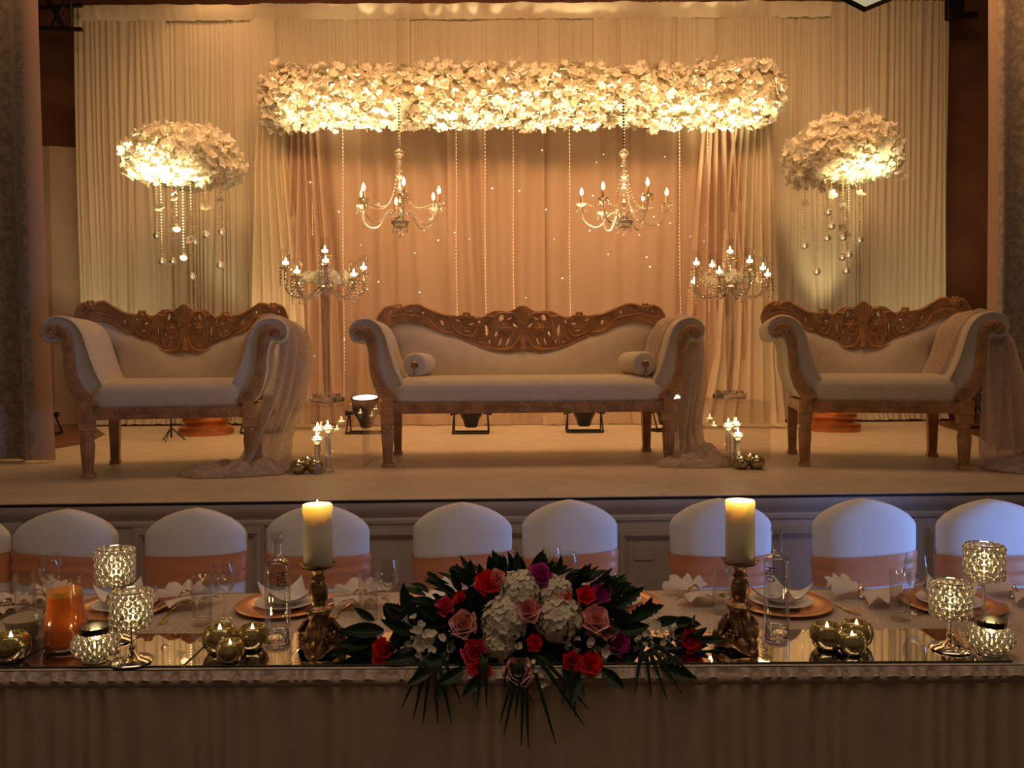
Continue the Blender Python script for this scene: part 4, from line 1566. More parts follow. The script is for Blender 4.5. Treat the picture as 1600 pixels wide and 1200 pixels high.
def chair(px, topy, halfpx, y, label, sash_tilt, seed):
    c = P(px, topy, y)
    t = thing('banquet_chair', label, 'chair', (c.x, y, 0), 0, 'covered chairs along the head table')
    hw_ = halfpx * y / F
    H = c.z

    def ring(z, grow=0.0, n=36):
        k = max(0.0, (z - (H - .105)) / .105)
        arch = max(0.0, 1 - k ** 1.75) ** .62 if k > 0 else 1.0
        w = hw_ * (1.0 - .09 * max(0, (.70 - z) / .35 if z < .70 else 0)) * arch
        d = .062 * (.35 + .65 * arch)
        return [(math.copysign(abs(math.cos(a)) ** .8, math.cos(a)) * (w + grow), math.sin(a) * (d + grow) + .02 * (z - .5), z) for a in [2 * PI * i / n for i in range(n)]]

    zs = [.40, .50, .60, H - .18, H - .105, H - .098, H - .09, H - .08, H - .06, H - .04, H - .025, H - .014, H - .006, H - .001]
    MB().loft([ring(z) for z in zs]).build('back_cover', M['chair_white'], t, angle=80)
    zt0, zb0 = P(px, 863, y).z, P(px, 909, y).z

    def sfn(u, v):
        z = lerp(zb0, zt0, v)
        r = ring(z, .0035 + .004 * abs(math.sin(v * 7 + seed)))
        n = len(r)
        q = u * n
        i = int(q) % n
        f = q - int(q)
        a, b_ = Vector(r[i]), Vector(r[(i + 1) % n])
        p = a.lerp(b_, f)
        p.z += sash_tilt * p.x + .006 * math.sin(p.x * 9 + seed) * (1 if .05 < v < .95 else .4)
        crease = math.exp(-((v - .45 - .25 * p.x) / .05) ** 2)
        p.y += .007 * crease * (-1 if p.y < 0 else 1)
        return p

    MB().grid(sfn, 72, 14, cu=True).build('sash', M['sash'], t, angle=180)
    # seat under the table and the cloth falling to the floor
    b = MB().rbox((0, -.19, .225), (2 * hw_ * .96, .42, .449), .03, 3)
    b.build('seat_cover', M['chair_white'], t, angle=60)
    return t


CH = [(-68, 800, 82, 3.06, 'white covered chair cut off by the left edge of the photo', .0),
      (101, 797, 82, 3.06, 'white covered chair with coral sash behind the juice jug', -.06),
      (305, 795, 80, 3.06, 'white covered chair with coral sash, third from the left', .05),
      (496, 789, 81, 3.08, 'white covered chair behind the left pillar candle', -.02),
      (722, 786, 78, 3.12, 'white covered chair behind the left half of the flowers', .05),
      (890, 782, 75, 3.16, 'white covered chair behind the right half of the flowers', .10),
      (1126, 780, 80, 3.14, 'white covered chair behind the right pillar candle', .0),
      (1351, 780, 81, 3.12, 'blue-lit white covered chair with gold-looking sash, right of the right bottle', .05),
      (1550, 781, 86, 3.10, 'blue-lit white covered chair at the far right of the row', .0)]
for i, c in enumerate(CH):
    chair(c[0], c[1], c[2], c[3], c[4], c[5], i * 1.7)

# ================================================================== table
KT = .815


def tthing(*a, **k):
    o = thing(*a, **k)
    o.scale = (KT, KT, KT)
    return o


TY0, TY1, TX = 2.205 * KT, 2.965 * KT, 2.1
tb = thing('head_table', 'long head table hidden under its cloth and skirt', 'table', (0, (TY0 + TY1) / 2, 0))
for i in range(3):
    MB().box((lerp(-TX, TX, (i + .5) / 3), 0, ZT - .016), (2 * TX / 3 - .004, TY1 - TY0 - .02, .022)).build('table_board', M['table_board'], tb, smooth=False)
for x in (-1.95, -.72, -.66, .66, .72, 1.95):
    for y in (-.24, .24):
        MB().tube([(x, y, 0), (x, y, ZT - .027)], .016, 8).build('leg', M['black_metal'], tb)


def cl(u, v):
    x = lerp(-TX, TX, u)
    if v < .86:
        return (x, lerp(TY0 + .001, TY1, v / .86), ZT - .0035)
    t = (v - .86) / .14
    return (x, TY1 + .004 + .012 * math.sin(x * 18) * t, ZT - .0035 - .22 * t)


o = MB().grid(cl, 240, 24).build('tablecloth', M['cloth'], angle=60)
tag(o, 'pale shimmering cloth spread over the head table', 'tablecloth')
sk = thing('table_skirt', 'pleated beige skirt along the front of the head table', 'table skirt', (0, TY0 - .012, 0))


def skf(u, v):
    x = lerp(-TX, TX, u)
    q = x / .050
    n = noise.noise(Vector((q * .3, 3, 0)))
    ph = 2 * PI * (q + 1.5 * n)
    a = .020 * (.2 + 1.2 * abs(noise.noise(Vector((q * .4, 8, v * .6)))))
    fl_ = .3 + .9 * v
    return (x + .008 * math.sin(ph * .5) * v, -.006 - a * fl_ * math.sin(ph) - .02 * v, lerp(ZT - .036, .01, v ** .9))


MB().grid(skf, 900, 12).build('pleated_cloth', M['skirt'], sk, angle=180)


def frf(u, v):
    x = lerp(-TX, TX, u)
    q = x / .042
    n = noise.noise(Vector((q * .25, 1, 0)))
    ph = 2 * PI * (q + 1.6 * n + .8 * noise.noise(Vector((q * .7, 6, 0))))
    z = lerp(ZT + .001, ZT - .020, v)
    if v > .8:
        z += .006 * math.sin(ph)
    return (x, -.004 - .005 * v - (.008 * math.sin(ph) + .004) * v, z)


MB().grid(frf, 1200, 6).build('frill', M['cloth'], sk, angle=180)


def bdf(u, v):
    x = lerp(-TX, TX, u)
    n = noise.noise(Vector((x * 40, 1, 0)))
    return (x, -.003 - .008 * math.sin(PI * v) - .003 * n, lerp(ZT - .008, ZT - .040, v))


MB().grid(bdf, 500, 5).build('heading_band', M['frill'], sk, angle=180)

# mirrors
MXS = [G(-90, 1050, ZT).x, G(2, 1052, ZT).x, G(5, 1052, ZT).x, G(274, 1052, ZT).x, G(277, 1052, ZT).x, G(930, 1050, ZT).x, G(933, 1050, ZT).x, G(1597, 1042, ZT).x]
for x0, x1, lab in ((MXS[0], MXS[1], 'table mirror at the far left under the cream bowl'), (MXS[2], MXS[3], 'table mirror under the juice jug and left crystal goblets'), (MXS[4], MXS[5], 'long table mirror under the left candlestick and the flowers'),
                    (MXS[6], MXS[7], 'long table mirror under the right candlestick and right goblets')):
    t = tthing('table_mirror', lab, 'mirror', ((x0 + x1) / 2, 2.355 * KT, ZT - .003), 0, 'mirror tiles on the head table')
    w = (x1 - x0) / KT
    MB().box((0, 0, .0025), (w, .27, .004)).build('mirror_backing', M['mirror_edge'], t, smooth=False)
    MB().box((0, 0, .0050), (w - .004, .266, .001)).build('mirror_face', M['mirror'], t, smooth=False)
ZM = ZT + .0018                # top of the mirrors


def T(px, py, z=ZT):
    return G(px, py, z)


# ------------------------------------------------------------------ place settings
def charger(px, label, py=947, plate=True, rot=0.3):
    g = T(px, py)
    t = tag(MB().lathe([(0, .003), (.105, .003), (.110, .006), (.135, .011), (.168, .015), (.1705, .0135), (.150, .006), (.110, .0), (0, 0)], 48, (0, 0, .0005)).build('charger_plate', M['charger'], angle=60), label, 'charger plate', 'coral charger plates')
    t.location = (g.x, g.y, ZT - .003)
    t.scale = (KT, KT, KT)
    p = tag(MB().lathe([(0, .005), (.060, .005), (.068, .008), (.088, .014), (.107, .017), (.108, .0155), (.085, .010), (.065, .002), (.06, 0), (0, 0)], 40).build('side_plate', M['china'], angle=60),
            'round white plate on the ' + label, 'plate', 'white plates on the chargers')
    p.location = (g.x, g.y + .008, ZT + .0006)
    p.scale = (KT, KT, KT)

    def bowl(u, v, off):
        x, y = (u - .5) * 2, (v - .5) * 2
        c = abs(x * y)
        e = max(abs(x), abs(y))
        r = .072 * (1 + .12 * c)
        z = .006 + .018 * e ** 3 + .045 * c ** 2.2 + off
        return (x * r, y * r, z)

    b = MB().grid(lambda u, v: bowl(u, v, .003), 15, 15).grid(lambda u, v: bowl(u, v, 0), 15, 15, flip=True)
    s = tag(b.build('square_bowl', M['china'], angle=180), 'white square bowl on the ' + label, 'bowl', 'white square bowls on the plates')
    s.location = (g.x, g.y + .010, ZT + .0042)
    s.scale = (KT, KT, KT)
    s.rotation_euler = (0, 0, rot)


charger(-58, 'coral charger plate cut off at the left edge', 950, rot=.2)
charger(193, 'coral charger plate behind the left crystal goblets', 949, rot=.75)
charger(446, 'coral charger plate behind the left bottle', 946, rot=.55)
charger(697, 'coral charger plate left of the flowers', 945, rot=.9)
charger(955, 'coral charger plate right of the flowers', 942, rot=.5)
charger(1221, 'coral charger plate behind the right bottle', 944, rot=.7)
charger(1486, 'coral charger plate behind the right crystal goblets', 944, rot=.95)


def napkin(px, py, rz, label, s=1.0):
    g = T(px, py)
    t = tthing('folded_napkin', label, 'napkin', (g.x, g.y, ZT - .003), rz, 'fan folded napkins on the table')

    def fan(sgn, L, spread, lift):
        def fn(u, v):
            a = (u - .5) * spread
            r = (.012 + L * v) * (1 + .05 * math.sin(u * 40) * v)
            z = .022 * (1 - v) + lift * v * (1 - .3 * v) * math.cos(a * .9) + (.006 + .016 * v) * abs(math.sin(u * PI * 4 + .6 * math.sin(u * 9))) * (.3 + .7 * v) + .003
            return (r * math.sin(a) * s, sgn * -r * math.cos(a) * s, z * s)
        return fn

    MB().grid(fan(1, .105, 2.1, .03), 61, 9).build('front_fan', M['napkin'], t, angle=180)
    MB().grid(fan(-1, .085, 2.2, .045), 61, 9).build('back_fan', M['napkin'], t, angle=180)
    b = MB()
    pts = [(.020 * math.cos(a) * s, .004 * math.sin(a * 2), (.024 + .019 * math.sin(a)) * s) for a in [2 * PI * i / 20 for i in range(21)]]
    b.tube(pts, .004, 6, cap=False).build('napkin_ring', M['gold'], t)
    return t


napkin(8, 955, R(25), 'fan folded napkin at the left edge beside the tall glass', .9)
napkin(62, 938, R(-10), 'fan folded napkin behind the juice jug')
napkin(290, 941, R(35), 'fan folded napkin behind the tall glass left of the left bottle', 1.05)
napkin(563, 939, R(8), 'fan folded napkin behind the tall glass right of the left candlestick', 1.1)
napkin(1084, 933, R(18), 'fan folded napkin right of the flower arrangement', 1.1)
napkin(1345, 934, R(48), 'fan folded napkin right of the right bottle with gold ring', 1.2)
napkin(1584, 934, R(30), 'fan folded napkin at the right edge behind the tall goblet', 1.1)


def fork(px, py, rz, label):
    g = T(px, py)
    t = tthing('fork', label, 'fork', (g.x, g.y, ZT - .003), rz, 'forks beside the chargers')
    MB().tube([(0, -.11, .003), (0, -.02, .006), (0, .03, .004)], [.005, .003, .004], 6, flat=.5).build('handle', M['gold'], t)
    b = MB().box((0, .04, .004), (.022, .022, .002))
    for i in range(4):
        b.box((-.009 + i * .006, .068, .005), (.003, .04, .0018))
    b.build('tines', M['gold'], t, smooth=False)


fork(530, 957, R(170), 'gold fork between the left candlestick and the napkin')
fork(1312, 948, R(200), 'gold fork right of the charger behind the right bottle')
fork(262, 962, R(190), 'gold fork right of the charger behind the left goblets')


def highball(px, py, label, h=.160, r=.033):
    g = T(px, py)
    o = MB().lathe([(0, .001), (r * .90, .001), (r * .92, .006), (r, h), (r - .0016, h), (r * .88, .020), (r * .5, .016), (0, .015)], 28).build('tumbler', M['glass'], angle=40)
    o.location = (g.x, g.y, ZT - .002)
    o.scale = (KT, KT, KT)
    return tag(o, label, 'glass', 'tall tumblers on the table')


def wineglass(px, py, label, h=.195, r=.036):
    g = T(px, py)
    t = tthing('wine_glass', label, 'wine glass', (g.x, g.y, ZT - .002), 0, 'wine glasses on the table')
    MB().lathe([(0, .001), (.032, .001), (.034, .003), (.018, .008), (.006, .014), (.0045, .03), (.0045, .080), (.008, .088)], 24).build('foot_and_stem', M['glass'], t, angle=70)
    MB().lathe([(.0, .086), (.010, .088), (.026, .100), (.036, .122), (.0385, .142), (.036, .168), (.031, h), (.0298, h), (.0345, .168), (.037, .142), (.0345, .122), (.024, .102), (.008, .092), (0, .091)], 28).build('bowl', M['glass'], t, angle=70)
    return t


highball(40, 964, 'tall tumbler at the left edge behind the cream bowl', .155, .034)
wineglass(80, 950, 'wine glass behind the juice jug', .19)
highball(316, 975, 'tall tumbler left of the left bottle')
wineglass(351, 968, 'wine glass just left of the left bottle')
highball(576, 966, 'tall tumbler right of the left candlestick')
wineglass(606, 962, 'wine glass right of the left candlestick')
wineglass(887, 950, 'wine glass above the flowers, nearer one')
wineglass(862, 938, 'wine glass half hidden behind the top of the flowers')
highball(1128, 957, 'tall tumbler left of the right candlestick')
wineglass(1150, 950, 'wine glass hidden behind the right candlestick')
highball(1406, 967, 'tall tumbler left of the right crystal goblets')
wineglass(1430, 957, 'wine glass left of the right crystal goblets', .2)


def bottle(px, py, label, cap, rz):
    g = T(px, py, ZM)
    t = tthing('water_bottle', label, 'bottle', (g.x, g.y, ZM), 0, 'clear water bottles on the table')
    r = .0385
    body = [(0, .001), (r * .9, .001), (r, .006), (r, .228), (r * .96, .240), (r * .80, .247), (.020, .252), (.016, .262), (.0155, .30)]
    body += [(.0155, .312), (.012, .312)] if cap else [(.0165, .32), (.0195, .332), (.0165, .332)]
    MB().lathe(body, 32).build('glass_body', M['bottle'], t, angle=50)
    MB().lathe([(0, .004), (r * .93, .004), (r * .95, .02), (r * .8, .028), (0, .024)], 28).build('thick_base', M['glass_solid'], t)
    if cap:
        MB().lathe([(.0185, .300), (.0190, .302), (.0190, .330), (.0175, .333), (0, .333)], 20).build('stopper', M['glass_cap'], t, angle=40)
    me = text_mesh('OTH', .060)
    b = MB()
    vs = []
    for v in me.vertices:
        a = rz + (-v.co.y + .016) / (r + .0006) * .8
        vs.append(((r + .0006) * math.sin(a), -(r + .0006) * math.cos(a), .172 + v.co.x * .36))
    b.add(vs, [tuple(p.vertices) for p in me.polygons])
    b.build('lettering', M['ink'], t, smooth=False)
    bpy.data.meshes.remove(me)
    b = MB()
    for k in range(9):
        a = rz + .05 + .1 * (k % 2)
        z = .06 + k * .009
        b.add([((r + .0005) * math.sin(a + s * .16), -(r + .0005) * math.cos(a + s * .16), z + zz) for s, zz in ((-1, 0), (1, 0), (1, .0012), (-1, .0012))], [(0, 1, 2, 3)])
    stuff(b.build('small_print', M['ink'], t, smooth=False))
    return t


M['bottle'] = thin_glass('bottle_glass', (0.95, 0.95, 0.95), 0.07, 0.75)
M['glass_cap'] = thin_glass('stopper_glass', (0.93, 0.92, 0.93), 0.12, 0.6)
bottle(435, 1000, 'clear glass water bottle with stopper, left of the left candlestick', True, .75)
bottle(1213, 992, 'open clear glass water bottle right of the right candlestick', False, -.75)


# ------------------------------------------------------------------ candlesticks with pillar candles
def candlestick(px, py, label, clabel, rz, ch, flame_h):
    g = T(px, py, ZM)
    t = tthing('bronze_candlestick', label, 'candlestick', (g.x, g.y, ZM), rz, 'bronze candlesticks on the table')

    def foot(u, v):
        a = u * 2 * PI
        z = .118 * v
        k = (.5 + .5 * math.cos(3 * a))
        r0 = lerp(.052, .074, k ** 1.5)
        r = lerp(r0, .028, min(1, v ** .62)) + .012 * math.sin(PI * v * 2.2) * (k if v < .6 else .3)
        r += .004 * noise.noise(Vector((math.cos(a) * 3, math.sin(a) * 3, v * 7)))
        lift = .016 * (1 - k) * (1 - v) ** 4
        return (r * math.cos(a), r * math.sin(a), z + lift + .001)

    MB().grid(foot, 60, 26, cu=True).build('scroll_foot', M['bronze'], t, angle=70)
    b = MB()
    for i in range(3):
        a = i * 2 * PI / 3
        ca, sa = math.cos(a), math.sin(a)
        sp_ = [(ca * (.052 + .024 * math.cos(q) * (1 - k / 30)), sa * (.052 + .024 * math.cos(q) * (1 - k / 30)), .030 + .026 * math.sin(q) * (1 - k / 30)) for k, q in enumerate([R(-100) + j * R(24) for j in range(22)])]
        b.tube(sp_, [.010 - .0002 * k for k in range(22)], 7)
        for k in range(5):
            q = (k - 2) * .22
            b.tube([(.060 * math.cos(a + q * .2), .060 * math.sin(a + q * .2), .035), (.056 * math.cos(a + q), .056 * math.sin(a + q), .065), (.042 * math.cos(a + q * 1.3), .042 * math.sin(a + q * 1.3), .092)], [.004, .009, .003], 6)
        for k in range(4):
            q = a + PI / 3 + (k - 1.5) * .25
            b.ball((.046 * math.cos(q), .046 * math.sin(q), .045 + .012 * (k % 2)), .009, 7, 5)
    stuff(b.build('foot_carving', M['bronze'], t))
    MB().lathe([(.028, .112), (.038, .118), (.040, .126), (.034, .132), (.022, .138), (.020, .144), (.026, .156), (.0275, .176), (.024, .198), (.017, .208), (.021, .213), (.021, .219), (.015, .224), (.016, .232), (.022, .244), (.028, .250)], 26).build('turned_shaft', M['bronze'], t, angle=60)

    def dish(u, v):
        a = u * 2 * PI
        r = lerp(.024, .053, v)
        return (r * (1 + .05 * math.sin(a * 8) * v) * math.cos(a), r * (1 + .05 * math.sin(a * 8) * v) * math.sin(a), .248 + .016 * v ** 2 + .003 * math.sin(a * 8) * v)

    b = MB().grid(dish, 64, 6, cu=True)
    b.lathe([(0, .2565), (.046, .2565), (.047, .252), (.024, .246)], 30)
    b.build('drip_dish', M['bronze'], t, angle=70)
    z0 = ZM + .2575 * KT
    c = tthing('pillar_candle', clabel, 'candle', (g.x, g.y, z0), 0, 'pillar candles on the candlesticks')
    rc = .0425
    rim = ch
    MB().lathe([(0, .0), (rc - .003, 0), (rc, .004), (rc * 1.0, ch * .5), (rc * .99, rim - .03), (rc * 1.05 if flame_h else rc, rim - .016), (rc * 1.03 if flame_h else rc, rim - .004), (rc * .94, rim), (rc * .84, rim - .004), (rc * .70, rim - .018), (rc * .3, rim - .022), (0, rim - .022)], 40).build('wax', M['wax'], c, angle=70)
    MB().tube([(0, 0, rim - .024), (.001, 0, rim - .010)], .0014, 6).build('wick', M['wick'], c)
    flame(MB(), (0, 0, rim - .014), flame_h or .55).build('flame', M['flame'], c)
    point('pillar_candle_glow', (g.x, g.y, z0 + (rim + .006) * KT), .30, (1, .68, .28), .008)
    return t


candlestick(499, 1018, 'bronze scrolled candlestick left of the flowers', 'lit cream pillar candle on the left bronze candlestick', R(-90), .180, .85)
candlestick(1156, 1012, 'bronze scrolled candlestick right of the flowers', 'lit cream pillar candle on the right bronze candlestick', R(-75), .182, 0)


# ------------------------------------------------------------------ crystal goblets and votives
def crystal_goblet(px, py, h, label, ch=.108, r=.049):
    g = T(px, py, ZM)
    t = tthing('crystal_goblet', label, 'candle holder', (g.x, g.y, ZM), 0, 'crystal bead goblets on the table')
    z0 = h - ch
    MB().lathe([(0, .001), (.054, .001), (.057, .003), (.054, .007), (.030, .014), (.012, .024), (.007, .034), (0, .036)], 36).build('silver_foot', M['silver'], t, angle=60)
    MB().lathe([(.0045, .03), (.0045, z0 - .012), (.008, z0 - .008), (.008, z0)], 12).ball((0, 0, .042), .010, 12, 8).build('stem', M['silver'], t)
    MB().lathe([(0, z0 - .001), (r - .004, z0 - .001), (r, z0 + .003), (r - .004, z0 + .006), (0, z0 + .006)], 30).build('cup_base', M['silver'], t, angle=50)
    MB().lathe([(r - .010, z0 + .006), (r - .010, h - .006), (r - .0115, h - .006), (r - .0115, z0 + .006)], 28).build('glass_liner', M['glass'], t, angle=50)
    b = MB()
    rows = 6
    for j in range(rows):
        z = z0 + .011 + j * (ch - .020) / (rows - 1)
        n = 15
        for i in range(n):
            a = (i + .5 * (j % 2)) * 2 * PI / n
            b.ball(((r + .001) * math.cos(a), (r + .001) * math.sin(a), z), .0098, 9, 6)
    stuff(b.build('crystal_beads', M['crystal'], t))
    b = MB()
    for z in (z0 + .004, h):
        b.tube([((r - .003) * math.cos(a), (r - .003) * math.sin(a), z) for a in [2 * PI * i / 30 for i in range(31)]], .0016, 5, cap=False)
    for j in range(10):
        a = j * 2 * PI / 10
        b.tube([((r - .005) * math.cos(a), (r - .005) * math.sin(a), z0), ((r - .005) * math.cos(a + .3), (r - .005) * math.sin(a + .3), h)], .0012, 4)
    b.build('wire_frame', M['silver'], t)
    MB().lathe([(0, z0 + .007), (.019, z0 + .007), (.019, z0 + .024), (0, z0 + .024)], 16).build('tea_light', M['wax'], t)
    flame(MB(), (0, 0, z0 + .024), 1.1).build('flame', M['flame'], t)
    point('goblet_glow', (g.x, g.y, ZM + (z0 + .060) * KT), .18, (1, .70, .30), .012)
    return t


crystal_goblet(207, 1034, .205, 'short crystal bead goblet in front on the left')
crystal_goblet(182, 1000, .285, 'tall crystal bead goblet behind the short one on the left')
crystal_goblet(1484, 1014, .200, 'short crystal bead goblet in front on the right', .105, .048)
crystal_goblet(1536, 995, .285, 'tall crystal bead goblet behind the short one on the right')


def crystal_votive(px, py, label):
    g = T(px, py, ZM)
    t = tthing('crystal_votive', label, 'candle holder', (g.x, g.y, ZM), R(20), 'crystal bead bowls on the table')
    MB().lathe([(0, .001), (.034, .001), (.036, .006), (.036, .016), (0, .016)], 26).build('base_disc', M['silver'], t)
    b = MB()
    for j, (z, r) in enumerate(((.022, .042), (.034, .053), (.046, .058), (.058, .057), (.069, .050))):
        n = 17
        for i in range(n):
            a = (i + .5 * (j % 2)) * 2 * PI / n
            b.ball((r * math.cos(a), r * math.sin(a), z), .0092, 9, 6)
    stuff(b.build('crystal_beads', M['crystal'], t))
    MB().lathe([(.030, .014), (.040, .03), (.043, .108), (.0415, .108), (.0385, .03), (.028, .016)], 30).build('glass_liner', M['glass'], t)
    MB().lathe([(.0405, .083), (.0418, .083), (.0425, .100), (.0412, .100)], 30, close=True).build('dark_band', M['dark_band'], t)
    MB().lathe([(0, .018), (.02, .018), (.02, .036), (0, .036)], 16).build('tea_light', M['wax'], t)
    flame(MB(), (0, 0, .036), 1.2).build('flame', M['flame'], t)
    point('crystal_votive_glow', (g.x, g.y, ZM + .070 * KT), .2, (1, .70, .28), .012)
    return t


crystal_votive(150, 1032, 'low crystal bead votive bowl beside the juice jug')
crystal_votive(1547, 1021, 'low crystal bead votive bowl at the right end of the mirror')

GT = 'mercury glass votives on the table'
votive_bowl(T(18, 1032, ZM), .052 * KT, 'glowing mercury glass votive at the left edge of the table', GT, .08)
votive_bowl(T(344, 1018, ZM), .051 * KT, 'mercury glass votive left of the left bottle, leftmost of three', GT, .08)
votive_bowl(T(395, 1014, ZM), .047 * KT, 'mercury glass votive just left of the left bottle, right of three', GT, .08)
votive_bowl(T(360, 1034, ZM), .040 * KT, 'mercury glass votive left of the left bottle, frontmost of three', GT, .1)
votive_bowl(T(1292, 1014, ZM), .050 * KT, 'mercury glass votive right of the right bottle, leftmost of three', GT, .08)
votive_bowl(T(1338, 1008, ZM), .048 * KT, 'mercury glass votive right of the right bottle, backmost of three', GT, .08)
votive_bowl(T(1331, 1022, ZM), .042 * KT, 'mercury glass votive right of the right bottle, frontmost of three', GT, .1)

# ------------------------------------------------------------------ juice jug and cream bowl
g = T(103, 1012, ZM)
t = tthing('juice_jug', 'glass jug of orange juice at the left end of the table', 'jug', (g.x, g.y, ZM))
JP = [(.056, .002), (.064, .012), (.066, .028), (.062, .06), (.054, .11), (.049, .16), (.048, .20), (.050, .222)]
MB().lathe([(0, .001)] + JP + [(.0485, .222)], 36).build('glass_wall', M['glass'], t, angle=60)
JJ = [(r - .003, z) for r, z in JP if z < .15]
MB().lathe([(0, .005)] + JJ + [(.0468, .160), (0, .160)], 36).build('juice', M['juice'], t, angle=50)
MB().lathe([(0, .1605), (.0468, .1605), (.0458, .176), (0, .176)], 30).build('froth', M['juice_pulp'], t, angle=50)
MB().tube(catmull([(-.05, .0, .19), (-.085, .0, .185), (-.092, .0, .13), (-.080, 0, .08), (-.062, 0, .075)], 5), .006, 8).build('handle', M['glass'], t)

g = T(42, 1000, ZT)
t = tthing('cream_bowl', 'cream china bowl with a spoon at the left end of the table', 'bowl', (g.x, g.y, ZM))
MB().lathe([(0, .001), (.036, .001), (.038, .006), (.052, .030), (.060, .062), (.0615, .070), (.0575, .070), (.049, .032), (.034, .012), (0, .010)], 36).build('bowl', M['cream_china'], t, angle=60)
b = MB().tube([(.012, .0, .016), (.035, .012, .06), (.062, .03, .118)], [.004, .003, .0042], 6, flat=.6)
b.ball((.008, -.003, .018), .014, 10, 6, (1, .7, .4))
b.build('spoon', M['silver'], t)

# ------------------------------------------------------------------ flower centrepiece
FC0 = Vector((P(812, 1000, 2.40 * KT).x, 2.42 * KT, ZT - .016))
FR = Vector((.50, .20, .285)) * KT
ct = thing('flower_centrepiece', 'low arrangement of roses, white hydrangea and palm leaves on the table', 'flower arrangement', (FC0.x, FC0.y, ZM))


def on_mound(px, py, k=1.0):
    d = ray(px, py)
    rx, ry, rz = FR * k
    o = CAM - FC0
    a = (d.x / rx) ** 2 + (d.y / ry) ** 2 + (d.z / rz) ** 2
    b_ = 2 * (o.x * d.x / rx ** 2 + o.y * d.y / ry ** 2 + o.z * d.z / rz ** 2)
    c_ = (o.x / rx) ** 2 + (o.y / ry) ** 2 + (o.z / rz) ** 2 - 1
    q = b_ * b_ - 4 * a * c_
    s = (-b_ - math.sqrt(q)) / (2 * a) if q > 0 else -b_ / (2 * a)
    p = CAM + d * s
    if py > 1030 or q <= 0:
        p = P(px, py, 2.18 * KT if py > 1030 else FC0.y - .09)
    n = Vector(((p.x - FC0.x) / rx ** 2, (p.y - FC0.y) / ry ** 2, (p.z - FC0.z) / rz ** 2)).normalized()
    return p, n


def rose_mesh(m, seed):
    rn = random.Random(seed)
    b = MB()
    for layer, (cnt, r0, r1, h, open_) in enumerate(((2, .10, .16, .95, .0), (3, .22, .34, .95, .05), (4, .36, .56, .88, .18), (5, .50, .80, .76, .32), (6, .62, 1.0, .60, .55))):
        for i in range(cnt):
            a0 = 2 * PI * (i + .5 * (layer % 2)) / cnt + rn.uniform(-.35, .35)
            sp_ = 2 * PI / cnt * 1.45
            jr, jh = rn.uniform(.9, 1.12), rn.uniform(.86, 1.06)

            def fn(u, v):
                a = a0 + (u - .5) * sp_
                edge = 1 - .30 * abs(u * 2 - 1) ** 2.2
                r = lerp(r0, r1, v ** 1.5) + open_ * .22 * max(0, v - .7) * 3.3
                z = -.35 + (h + .35) * v * edge - open_ * .25 * max(0, v - .75)
                r *= jr * (1 - .10 * math.cos((u - .5) * 2 * PI) * v)
                return (r * math.cos(a), r * math.sin(a), z * jh)

            b.grid(fn, 7, 6)
    b.ball((0, 0, -.25), .62, 10, 6)
    me = b.data('rose', m, angle=180)
    return me


ROSE = {k: [rose_mesh(M[k], s) for s in (1, 2)] for k in ('rose_red', 'rose_pink', 'rose_hot', 'rose_magenta')}
SXY = 2.667
rn = random.Random(77)


def place(me, name, cx, cy, r, up=.35, k=1.0, lab=None):
    px, py = 520 + cx / SXY, 860 + cy / SXY
    p, n = on_mound(px, py, k)
    depth = p.y
    s = r / SXY / F * depth
    nn = (n + Vector((0, -.55, up)) + Vector((rn.uniform(-.25, .25), rn.uniform(-.2, .2), rn.uniform(-.2, .2)))).normalized()
    rot = face_rot(nn, rn.uniform(0, 6.28))
    o = inst(me, name, ct, p - n * s * .3 - Vector(ct.location), rot.to_euler(), s)
    if lab:
        o['label'] = lab
    return o


RL = {'rose_red': 'red rose', 'rose_pink': 'pale pink rose', 'rose_hot': 'hot pink rose', 'rose_magenta': 'magenta rose'}
for kind, lst in (('rose_red', [(640, 135, 45), (530, 195, 22), (738, 208, 20), (955, 195, 34), (1055, 185, 34), (203, 415, 40), (840, 385, 30), (1000, 465, 38), (1075, 478, 42), (1500, 375, 42), (598, 495, 32), (632, 508, 26), (760, 112, 20)]),
                  ('rose_pink', [(810, 245, 50), (540, 310, 50), (680, 112, 32), (1100, 290, 50), (1152, 332, 36), (775, 510, 54)]),
                  ('rose_hot', [(590, 430, 50), (465, 235, 36)]),
                  ('rose_magenta', [(865, 100, 44), (1120, 180, 36), (1190, 390, 44)])):
    for i, (cx, cy, r) in enumerate(lst):
        place(ROSE[kind][i % 2], 'rose', cx, cy, r, k=1.06 if r > 30 else 1.02, lab=RL[kind])


def floret_head(m, name, n, fr, seed, petals=4, squash=.8):
    rn_ = random.Random(seed)
    src = petal_mesh('floret', 1.0, petals, .25, m, .55, seed)[0]
    b = MB()
    for i in range(n):
        z = 1 - 1.55 * (i + .5) / n
        r = math.sqrt(max(0, 1 - z * z))
        a = i * 2.4
        nv = Vector((r * math.cos(a), r * math.sin(a), z))
        nn = (nv + Vector((rn_.uniform(-.3, .3), rn_.uniform(-.3, .3), rn_.uniform(-.3, .3)))).normalized()
        k = rn_.uniform(.88, 1.05)
        m4 = Matrix.Translation((nv.x * k, nv.y * k, nv.z * k * squash)) @ face_rot(nn, rn_.uniform(0, 6)).to_4x4() @ Matrix.Diagonal((fr, fr, fr, 1))
        b.add([m4 @ Vector(v) for v in src.v], src.f)
    b.ball((0, 0, 0), .86, 12, 8, (1, 1, squash))
    return b.data(name, m, angle=180)


